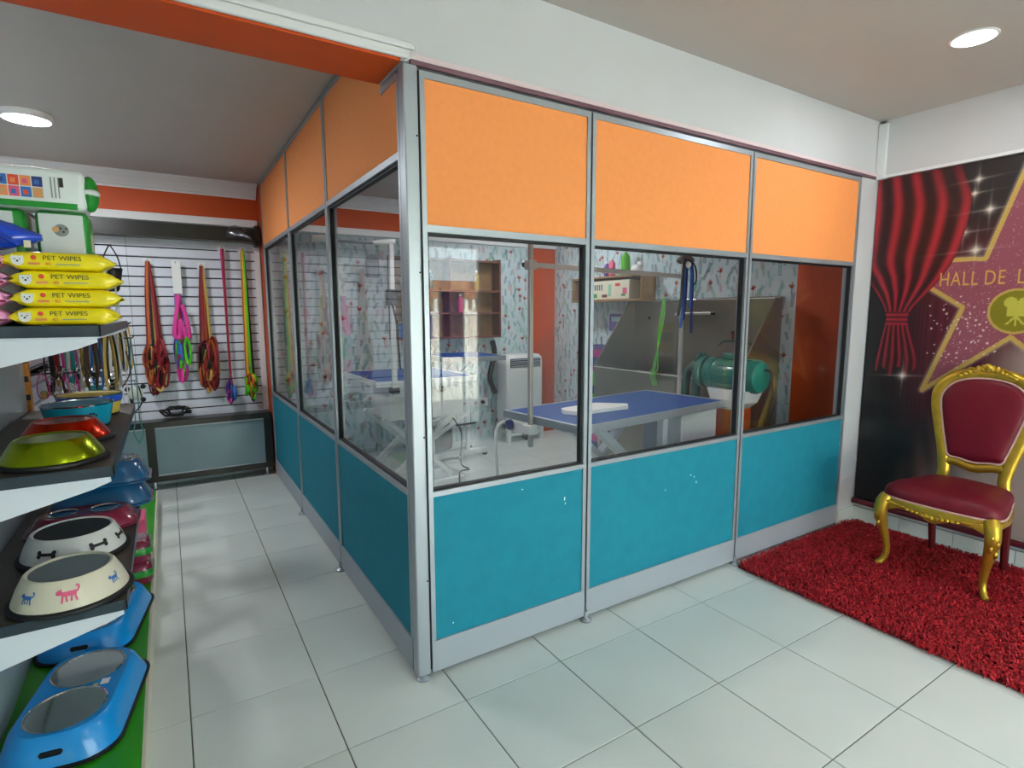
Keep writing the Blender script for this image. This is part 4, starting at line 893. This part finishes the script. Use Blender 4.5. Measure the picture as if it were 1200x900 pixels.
MB().prism([(-.21, -.07), (.20, -.11), (.25, -.06), (.12, .10), (-.20, .09), (-.25, .02)], 'z', 0, .024).build('slab', 'foam', fs, local=True)
# straps on the right post
sp_ = thing('strap_bundle', 'bundle of blue and black grooming straps slung over the right table post', 'strap', w1(L/2+.02, .06, 1.55))
bx0, by0 = sp_.location.x, sp_.location.y
MB().tube([(bx0+.05*math.cos(a)*1.1, by0-.02+.045*math.sin(a), 1.86+.012*math.sin(2*a)) for a in [2*PI*i/14 for i in range(14)]], .016, 7, True).build('padded_loop', 'st_brown', sp_, True)
MB().ball((bx0-.02, by0-.06, 1.815), .03, .02, .025).build('buckle_plate', 'white_plastic', sp_, True)
for k, (dx, c, zb) in enumerate(((-.07, 'st_black', 1.45), (-.05, 'st_blue', 1.36), (-.03, 'navy', 1.42), (.035, 'navy', 1.32), (.02, 'st_blue', 1.5))):
    MB().tube(catmull([(bx0+dx*.5, by0-.05, 1.86), (bx0+dx, by0-.062, 1.75), (bx0+dx*1.1, by0-.06, lerp(1.75, zb, .6)), (bx0+dx*1.4, by0-.055, zb)], 5), .012, 6, flat=.35).build('strap', c, sp_, True)
MB().tube(catmull([(bx0+.03, by0-.03, 1.87), (bx0+.10, by0-.03, 1.80), (bx0+.11, by0-.03, 1.70), (bx0+.04, by0-.04, 1.66)], 6), .006, 6).build('loop', 'st_black', sp_, True)
MB().tube([(bx0, by0-.03, 1.845), (bx0-.10, by0-.06, 1.83)], .014, 8).build('grip', 'st_black', sp_, True)

# table 2: raised blue table seen through the aisle glass, with a post and a swing arm
t2 = thing('grooming_table', 'blue-topped lift table with white motor box behind the corner post', 'table', (.96, 2.58, 0))
Z = .95
RB(.55, 1.37, 2.12, 3.04, Z-.03, Z, r=.004).build('mat_top', 'blue_top', t2)
for q in ((.53, 1.39, 2.10, 2.122), (.53, 1.39, 3.038, 3.06), (.53, .552, 2.122, 3.038), (1.368, 1.39, 2.122, 3.038)): RB(*q, Z-.04, Z+.003, r=.003).build('rim', 'white_metal', t2)
RB(.66, 1.02, 2.2, 2.6, .62, Z-.045, r=.008).build('motor_box', 'white_plastic', t2); RB(1.06, 1.36, 2.28, 2.5, .60, Z-.08, r=.008).build('control_box', 'white_plastic', t2)
RB(.70, 1.30, 2.25, 2.85, Z-.09, Z-.045, r=.004).build('sub_frame', 'white_metal', t2)
MB().lathe([(.022, 0), (.026, .006), (.026, .03)], (1.15, 2.245, .84), 14, axis='y').build('knob', 'black_plastic', t2, True)
for y in (2.3, 2.8):
    MB().bar((.66, y, .07), (1.26, y, .62), .04, .05, (0, 1, 0)).build('lift_arm', 'white_metal', t2); MB().bar((1.26, y+.05, .07), (.66, y+.05, .62), .04, .05, (0, 1, 0)).build('lift_arm', 'white_metal', t2)
    RB(.58, 1.36, y-.03, y+.03, .0, .05, r=.006).build('base_bar', 'white_metal', t2)
RB(.68, .73, 2.3, 2.8, .6, .64, r=.004).build('cross_bar', 'white_metal', t2); RB(1.2, 1.25, 2.3, 2.8, .6, .64, r=.004).build('cross_bar', 'white_metal', t2)
MB().tube(catmull([(.80, 2.3, .64), (.83, 2.24, .5), (.86, 2.2, .25), (.83, 2.18, .012), (.70, 2.16, .012)], 6), .009, 8).build('power_cord', 'white_plastic', t2, True)
MB().tube(catmull([(1.22, 2.3, .62), (1.32, 2.26, .45), (1.28, 2.2, .2), (1.34, 2.16, .14), (1.25, 2.15, .13), (1.24, 2.14, .01)], 6), .007, 8).build('foot_switch_cord', 'black_plastic', t2, True)
px, py = .667, 2.075
po = RB(px-.017, px+.017, py-.017+.0, py+.017, Z-.10, 1.985, r=.003).build('post', 'white_metal', t2)
RB(px-.03, px+.03, py-.03, py+.06, Z-.09, Z-.045, r=.004).build('clamp', 'black_plastic', po)
MB().tube([(px+.03, py, 2.0), (px-.12, py, 1.985), (px-.14, py, 1.983)], [.024, .016, .010], 10).build('swing_arm', 'white_metal', t2, True)
MB().tube([(px-.13, py, 1.983), (px-.42, py, 1.98)], .011, 8).build('arm_tube', 'grey_plastic', t2, True)
MB().tube([(px-.40, py, 1.98), (px-.50, py, 1.99), (px-.56, py, 1.985)], [.012, .028, .022], 10).build('arm_head', 'white_plastic', t2, True)
RB(px-.045, px+.03, py-.03, py+.03, 1.53, 1.65, r=.008).build('bracket', 'black_plastic', t2)
MB().tube([(px+.03, py, 1.60), (px+.27, py, 1.635)], .012, 8).build('side_arm', 'wood_red', t2, True)
MB().tube(catmull([(px+.27, py-.01, 1.64), (px+.26, py-.02, 1.55), (px+.245, py-.02, 1.40), (px+.25, py-.02, 1.36), (px+.262, py-.02, 1.45), (px+.28, py-.01, 1.63)], 6), .009, 6, flat=.5).build('noose', 'st_black', t2, True)
MB().tube(catmull([(px-.02, py-.04, 1.56), (px+.01, py-.05, 1.40), (px+.02, py-.05, 1.2), (px+.03, py-.05, 1.05)], 6), .008, 6).build('cord', 'st_black', t2, True)
RB(px+.24, px+.30, py-.03, py+.03, 1.61, 1.68, r=.01).build('arm_clip', 'black_plastic', t2)

# table 3: highest, by the back wall
t3 = thing('grooming_table', 'raised blue-topped table on a bent white tube frame by the back wall', 'table', (1.75, 3.1, 0))
Z = 1.05
RB(1.46, 2.05, 2.76, 3.44, Z-.03, Z, r=.004).build('mat_top', 'blue_top', t3)
for q in ((1.44, 2.07, 2.74, 2.762), (1.44, 2.07, 3.438, 3.46), (1.44, 1.462, 2.762, 3.438), (2.048, 2.07, 2.762, 3.438)): RB(*q, Z-.045, Z+.003, r=.003).build('rim', 'alu', t3)
for y in (2.98, 3.32):
    MB().tube(catmull([(1.48, y, .80), (1.66, y, .79), (1.75, y, .74), (1.755, y, .50), (1.70, y, .43), (1.36, y, .24)], 4), .022, 8).build('bent_leg', 'white_metal', t3, True)
    RB(1.30, 1.98, y-.03, y+.03, .03, .085, r=.008).build('base_bar', 'white_metal', t3)
    MB().bar((1.36, y, .085), (1.36, y, .25), .04, .04).build('strut', 'white_metal', t3)
    MB().bar((1.60, y, .80), (1.85, y, Z-.04), .03, .03).build('brace', 'white_metal', t3)
    MB().bar((1.755, y, .08), (1.755, y, .50), .035, .035).build('leg', 'white_metal', t3)
for x in (1.33, 1.95):
    for y in (2.98, 3.32): MB().lathe([(.028, -.012), (.03, -.006), (.03, .006), (.028, .012)], (x, y, .03), 14, axis='y').build('castor', 'black_plastic', t3, True)
RB(1.40, 1.62, 3.05, 3.25, .086, .36, r=.03).build('pump', 'black_plastic', t3); MB().bar((1.6, 2.93, .36), (1.82, 2.93, .365), .02, .015).build('foot_pedal', 'black_plastic', t3)

# portable air conditioner
ac = thing('portable_air_conditioner', 'white portable air conditioner on a low white stand by the orange strip', 'air conditioner', (2.66, 3.42, 0))
MB().loft([[(px_, py_, z) for px_, py_ in rrect(2.665, 3.42, hx, hy, .04, 5)] for z, hx, hy in ((.24, .235, .12), (.26, .25, .13), (.90, .25, .13), (.965, .245, .125), (1.0, .22, .10))]).build('body', 'white_plastic', ac, True)
RB(2.46, 2.87, 3.283, 3.292, .86, .96, r=.004).build('outlet', 'black_plastic', ac)
for k in range(4): B(2.465, 2.865, 3.276, 3.288, .868+k*.024, .880+k*.024).build('louvre', 'kick', ac)
RB(2.45, 2.88, 3.284, 3.2895, .30, .84, r=.002).build('front_panel', 'white_metal', ac)
RB(2.44, 2.89, 3.29, 3.55, .2, .24, r=.006).build('stand_top', 'white_metal', ac)
for x in (2.42, 2.87):
    for y in (3.28, 3.50): RB(x, x+.045, y, y+.045, .0, .2, r=.004).build('stand_leg', 'white_metal', ac)
for y in (3.285, 3.505): RB(2.465, 2.87, y, y+.03, .07, .105, r=.004).build('stand_rail', 'white_metal', ac)
hs = MB(); P = catmull([(2.40, 3.53, .55), (2.33, 3.52, .75), (2.40, 3.54, 1.0), (2.38, 3.55, 1.16)], 10); hs.tube(P, [.028+.004*(i % 2) for i in range(len(P))], 10)
hs.build('exhaust_hose', 'black_plastic', ac, True)

# stainless bathing tub along the right wall
tb_ = thing('bathing_tub', 'large stainless steel dog bathing tub along the wallpapered wall', 'tub', (3.0, 1.4, 0))
ya, yb, xb, xf = .60, 2.20, 3.282, 2.76
B(xb-.012, xb, ya, yb, .45, 1.585).build('back_splash', 'brushed', tb_)
MB().tube([(xb-.006, ya, 1.588), (xb-.006, yb, 1.588)], .012, 8).build('top_roll', 'steel', tb_, True)
for y in (ya, yb-.014):
    MB().prism([(xb-.012, .45), (xb-.012, 1.585), (xb-.08, 1.585), (xf+.02, 1.0), (xf, .96), (xf, .45)], 'y', y, y+.014).build('end_panel', 'brushed', tb_)
B(xf, xf+.012, ya+.014, yb-.014, .45, .95).build('front_panel', 'brushed', tb_); MB().tube([(xf+.004, ya, .955), (xf+.004, yb, .955)], .013, 8).build('front_roll', 'steel', tb_, True)
MB().add([(xf+.012, ya+.014, .62), (xb-.012, ya+.014, .66), (xb-.012, yb-.014, .60), (xf+.012, yb-.014, .56)], [(0, 1, 2, 3)]).build('basin_floor', 'brushed', tb_)
B(xf+.03, xf+.36, 1.30, 1.312, .58, 1.50).build('divider', 'brushed', tb_) if False else None
for x in (xf+.03, xb-.06):
    for y in (ya+.03, yb-.07): B(x, x+.035, y, y+.035, 0, .45).build('leg', 'steel', tb_)
B(xf+.02, xf+.03, ya+.07, yb-.07, .08, .45).build('skirt_panel', 'brushed', tb_)
for y, z in ((1.98, 1.42), (1.02, 1.30)): MB().lathe([(.016, -.004), (.016, 0)], (xb-.012, y, z), 16, axis='x').build('drain_hole', 'black_plastic', tb_)
MB().lathe([(.05, -.006), (.05, 0)], (xb-.012, .98, 1.27), 20, axis='x').build('round_plate', 'wood_red', tb_)
MB().tube([(xb-.05, 1.22, 1.46), (xb-.05, 1.62, 1.46)], .012, 8).build('grab_bar', 'steel', tb_, True)
for y in (1.22, 1.62): MB().tube([(xb-.012, y, 1.46), (xb-.05, y, 1.46)], .010, 8).build('bar_mount', 'black_plastic', tb_, True)
MB().tube(catmull([(xb-.03, .62, 1.25), (xb-.10, .75, 1.22), (xb-.18, .95, 1.24), (xb-.15, 1.05, 1.20)], 6), .007, 6).build('water_line', 'hose_green', tb_, True)
MB().lathe([(.014, 0), (.018, .01), (.012, .05)], (xb-.05, .66, 1.255), 12, axis='x').build('tap', 'st_yellow', tb_, True)
hg = MB()
for k in range(3): hg.tube(catmull([(xf+.18+k*.012, 1.50, 1.60), (xf+.12, 1.47-.02*k, 1.45), (xf+.05+.01*k, 1.43, 1.22), (xf+.03, 1.40+.03*k, 1.0), (xf, 1.39+.03*k, .978), (xf-.022, 1.38+.03*k, .95), (xf-.022, 1.36+.02*k, .85)], 6), .0045, 6)
tag(hg.build('garden_hose', 'st_green', None, True), 'bright green hose looped over the edge of the steel tub', 'hose')

# green blower on a bracket stand
bl = thing('pet_blower', 'green cylindrical pet dryer blower with two hoses on an orange stand', 'dryer', (2.66, .62, 0))
cx, cz = 2.635, 1.03
MB().lathe([(.06, .30), (.105, .315), (.118, .34), (.118, .62), (.112, .66), (.118, .66), (.118, .72), (.09, .745), (.0001, .75)][::-1], (cx, 0, cz), 28, axis='y').build('motor', 'blower_green', bl, True)
for k in range(10):
    a = 2*PI*k/10; MB().bar((cx+.118*math.cos(a), .37, cz+.118*math.sin(a)), (cx+.118*math.cos(a), .60, cz+.118*math.sin(a)), .012, .012, (math.cos(a), 0, math.sin(a))).build('cooling_fin', 'blower_green', bl)
RB(cx-.05, cx+.05, .46, .60, cz+.11, cz+.155, r=.008).build('terminal_box', 'blower_green', bl)
MB().lathe([(.105, .80), (.12, .79), (.12, .755), (.105, .745)], (cx, 0, cz), 28, axis='y').build('fan_housing', 'blower_green', bl, True)
MB().lathe([(.05, .80), (.05, .88)], (cx, 0, cz+.03), 16, axis='y').build('outlet', 'hose_green', bl, True)
P = catmull([(cx, .86, cz+.04), (cx-.0, .93, cz+.0), (cx-.0, .96, cz-.12), (cx, .95, cz-.35), (cx+.02, .92, cz-.6)], 12); MB().tube(P, [.030+.003*(i % 2) for i in range(len(P))], 10).build('hose', 'hose_green', bl, True)
P = catmull([(cx-.0, .79, cz+.12), (cx, .84, cz+.08), (cx, .86, cz-.1), (cx, .85, cz-.35), (cx, .82, cz-.7)], 12); MB().tube(P, [.032+.003*(i % 2) for i in range(len(P))], 10).build('hose', 'hose_green', bl, True)
MB().prism([(.36, .93), (.68, .93), (.64, .84), (.56, .79), (.46, .79), (.40, .84)], 'x', cx-.10, cx+.10).build('cradle', 'white_plastic', bl)
RB(cx-.09, cx+.09, .44, .70, .03, .79, r=.006).build('stand', 'orange_wall', bl); RB(cx-.14, cx+.14, .40, .74, 0, .03, r=.006).build('stand_foot', 'wood_red', bl)
MB().tube(catmull([(cx+.02, .31, cz+.05), (cx+.0, .24, cz+.03), (cx+.02, .22, cz-.15), (cx+.05, .30, .6), (cx+.08, .36, .3), (cx+.1, .35, .012)], 6), .009, 8).build('power_cord', 'st_brown', bl, True)

# wall shelf with printed crate, bottles and a figurine
ws = thing('wall_shelf', 'wooden wall shelf above the steel tub', 'shelf', (3.2, 2.4, 1.60))
RB(3.10, 3.294, 1.93, 3.0, 1.585, 1.61, r=.003).build('shelf_board', 'wood', ws); RB(3.10, 3.294, 1.93, 3.0, 1.825, 1.845, r=.003).build('shelf_board', 'wood', ws)
RB(3.10, 3.294, 1.93, 1.95, 1.61, 1.825, r=.002).build('shelf_side', 'wood', ws); RB(3.10, 3.294, 2.98, 3.0, 1.61, 1.825, r=.002).build('shelf_side', 'wood', ws); RB(3.28, 3.294, 1.95, 2.98, 1.61, 1.825, r=.002).build('shelf_back', 'wood', ws)
cr2 = thing('printed_crate', 'printed wooden box with animal pictures inside the wall shelf', 'box', (3.17, 2.5, 1.61))
RB(3.12, 3.27, 2.12, 2.90, 1.6108, 1.80, r=.004).build('carton', 'cream', cr2)
for y0, y1, z0, z1, m in ((2.78, 2.85, 1.63, 1.72, 'ink_red'), (2.70, 2.76, 1.70, 1.77, 'ink'), (2.69, 2.74, 1.68, 1.71, 'white_plastic'), (2.60, 2.66, 1.63, 1.67, 'green_film'), (2.15, 2.21, 1.66, 1.72, 'ink_pink'), (2.25, 2.32, 1.74, 1.77, 'ink_red'), (2.17, 2.23, 1.64, 1.66, 'green_film'), (2.38, 2.42, 1.64, 1.76, 'lf_green'), (2.44, 2.52, 1.63, 1.66, 'wood_red')): B(3.1185, 3.1198, y0, y1, z0, z1).build('picture', m, cr2)
for k in range(5): B(3.1185, 3.1198, 2.655-k*.035, 2.672-k*.035, 1.705, 1.765).build('letter_mark', 'lf_navy', cr2)
zz2 = 1.846
def bottle(x, y, z, r, h, m, lab, capm='white_plastic', grp=None):
    t = thing('bottle', lab, 'bottle', (x, y, z), grp)
    MB().lathe([(r*.94, 0), (r, .006), (r, h*.68), (r*.85, h*.76), (r*.4, h*.84), (r*.38, h*.88)], (x, y, z), 20).build('body', m, t, True); MB().lathe([(r*.45, h*.88), (r*.45, h), (r*.3, h)], (x, y, z), 14).build('cap', capm, t, True); return t
bottle(3.18, 2.24, zz2, .045, .26, 'lime_plastic', 'green bottle standing on top of the wall shelf')
bottle(3.18, 2.44, zz2, .035, .19, 'ink_pink', 'pink bottle on the wall shelf left of the green one')
bottle(3.2, 2.54, zz2, .03, .16, 'violet', 'violet bottle at the left end of the wall shelf top')
fg = thing('dog_figurine', 'small white dog figurine beside the green bottle on the wall shelf', 'figurine', (3.18, 2.08, zz2))
f = MB(); f.ball((3.18, 2.08, zz2+.05), .05, .07, .05); f.ball((3.165, 2.02, zz2+.10), .032, .034, .034); f.ball((3.15, 1.995, zz2+.095), .016, .02, .015)
f.build('body', 'white_plastic', fg, True)
for s in (-1, 1): MB().ball((3.165+s*.022, 2.02, zz2+.135), .01, .008, .02).build('ear', 'ink_grey', fg, True)

# coloured crates stacked by the tub
for k, (z, h, m, nm) in enumerate(((.0, .29, 'magenta', 'bottom magenta'), (.292, .29, 'lime_plastic', 'middle lime green'), (.584, .29, 'lime_plastic', 'upper lime green'), (.876, .26, 'magenta', 'topmost magenta'))):
    t = thing('plastic_crate', nm+' plastic crate in the stack beside the steel tub', 'crate', (3.02, 2.42, z+.001), 'stacked plastic crates')
    y0, y1, x0, x1, th = 2.23, 2.60, 2.90, 3.15, .012
    B(x0, x1, y0, y1, z+.001, z+.001+th).build('bottom', m, t)
    for q in ((x0, x0+th, y0, y1), (x1-th, x1, y0, y1), (x0+th, x1-th, y0, y0+th), (x0+th, x1-th, y1-th, y1)): B(*q, z+.001+th, z+h-.03).build('side', m, t)
    for q in ((x0-.008, x0+th, y0-.008, y1+.008), (x1-th, x1+.004, y0-.008, y1+.008), (x0+th, x1-th, y0-.008, y0+th), (x0+th, x1-th, y1-th, y1+.008)): B(*q, z+h-.03, z+h).build('rim', 'violet' if m == 'magenta' else m, t)
    RB(x0-.004, x0+.002, 2.26, 2.40, z+.06, z+.15, r=.002).build('handle_slot', 'navy', t)
bx3 = thing('purple_pack', 'purple box hanging on the wall above the crates', 'box', (3.26, 2.4, 1.28))
RB(3.23, 3.294, 2.30, 2.52, 1.28, 1.46, r=.006).build('carton', 'violet', bx3); B(3.228, 3.2302, 2.33, 2.49, 1.38, 1.43).build('label_patch', 'lf_pale', bx3)

# back-wall wooden shelf with grooming products
wf = thing('wooden_shelf_unit', 'open brown wooden shelf unit on the wallpapered back wall', 'shelf', (1.8, 3.5, 1.2))
for x in (1.17, 1.78, 2.40): RB(x, x+.022, 3.42, 3.594, 1.20, 2.06, r=.002).build('side_board', 'wood_red', wf)
for z in (1.20, 1.46, 1.70, 2.02):
    for a, b in ((1.192, 1.78), (1.802, 2.40)): B(a, b, 3.42, 3.594, z, z+.02).build('shelf_board', 'wood_red', wf)
B(1.192, 2.40, 3.585, 3.594, 1.22, 2.02).build('back_board', 'wood', wf)
dgf = thing('dog_figurine', 'white sitting dog figurine on the brown wooden shelf unit', 'figurine', (1.31, 3.5, 1.7205))
f = MB(); f.ball((1.31, 3.5, 1.792), .045, .05, .07); f.ball((1.32, 3.475, 1.875), .03, .035, .032); f.ball((1.325, 3.445, 1.865), .014, .018, .013); f.tube([(1.30, 3.46, 1.80), (1.298, 3.452, 1.724)], .012, 8); f.tube([(1.33, 3.46, 1.80), (1.332, 3.452, 1.724)], .012, 8)
f.build('body', 'white_plastic', dgf, True)
for s in (-1, 1): MB().ball((1.32+s*.02, 3.48, 1.905), .009, .008, .018).build('ear', 'white_plastic', dgf, True)
bottle(1.245, 3.47, 1.2205, .034, .17, 'ink_blue', 'blue spray can on the lowest board of the wooden shelf unit', 'white_plastic')
bottle(1.40, 3.5, 1.2205, .03, .18, 'st_black', 'black bottle on the lowest board of the wooden shelf unit', 'st_black')
bottle(1.33, 3.49, 1.4805, .032, .16, 'white_plastic', 'white bottle on the second board of the wooden shelf unit')
bottle(1.46, 3.5, 1.4805, .03, .18, 'st_orange', 'orange bottle on the second board of the wooden shelf unit')
bottle(1.60, 3.5, 1.7205, .032, .2, 'st_teal', 'teal bottle on the third board of the wooden shelf unit')
bottle(1.95, 3.5, 1.4805, .034, .2, 'ink_pink', 'pink bottle in the right half of the wooden shelf unit')
bottle(2.15, 3.5, 1.7205, .034, .22, 'st_gold', 'gold-coloured bottle in the right half of the wooden shelf unit')
dp = thing('wall_dispenser', 'grey wall dispenser on the wallpaper beside the wooden shelf unit', 'dispenser', (1.0, 3.55, 1.83))
MB().loft([[(px_, py_, z) for px_, py_ in rrect(1.0, 3.547, hx, .047, .02, 4)] for z, hx in ((1.83, .05), (1.85, .06), (1.98, .062), (2.03, .055), (2.05, .03))]).build('body', 'grey_plastic', dp, True)
RB(.945, 1.055, 3.496, 3.502, 1.97, 2.0, r=.002).build('front_band', 'black_plastic', dp)
sk = thing('wall_socket', 'white wall socket with a black plug low on the back wall', 'socket', (2.28, 3.59, .42))
RB(2.22, 2.34, 3.585, 3.5985, .40, .50, r=.004).build('plate', 'white_plastic', sk); MB().lathe([(.02, -.03), (.022, 0)], (2.26, 3.585, .45), 12, axis='y').build('plug', 'black_plastic', sk, True)
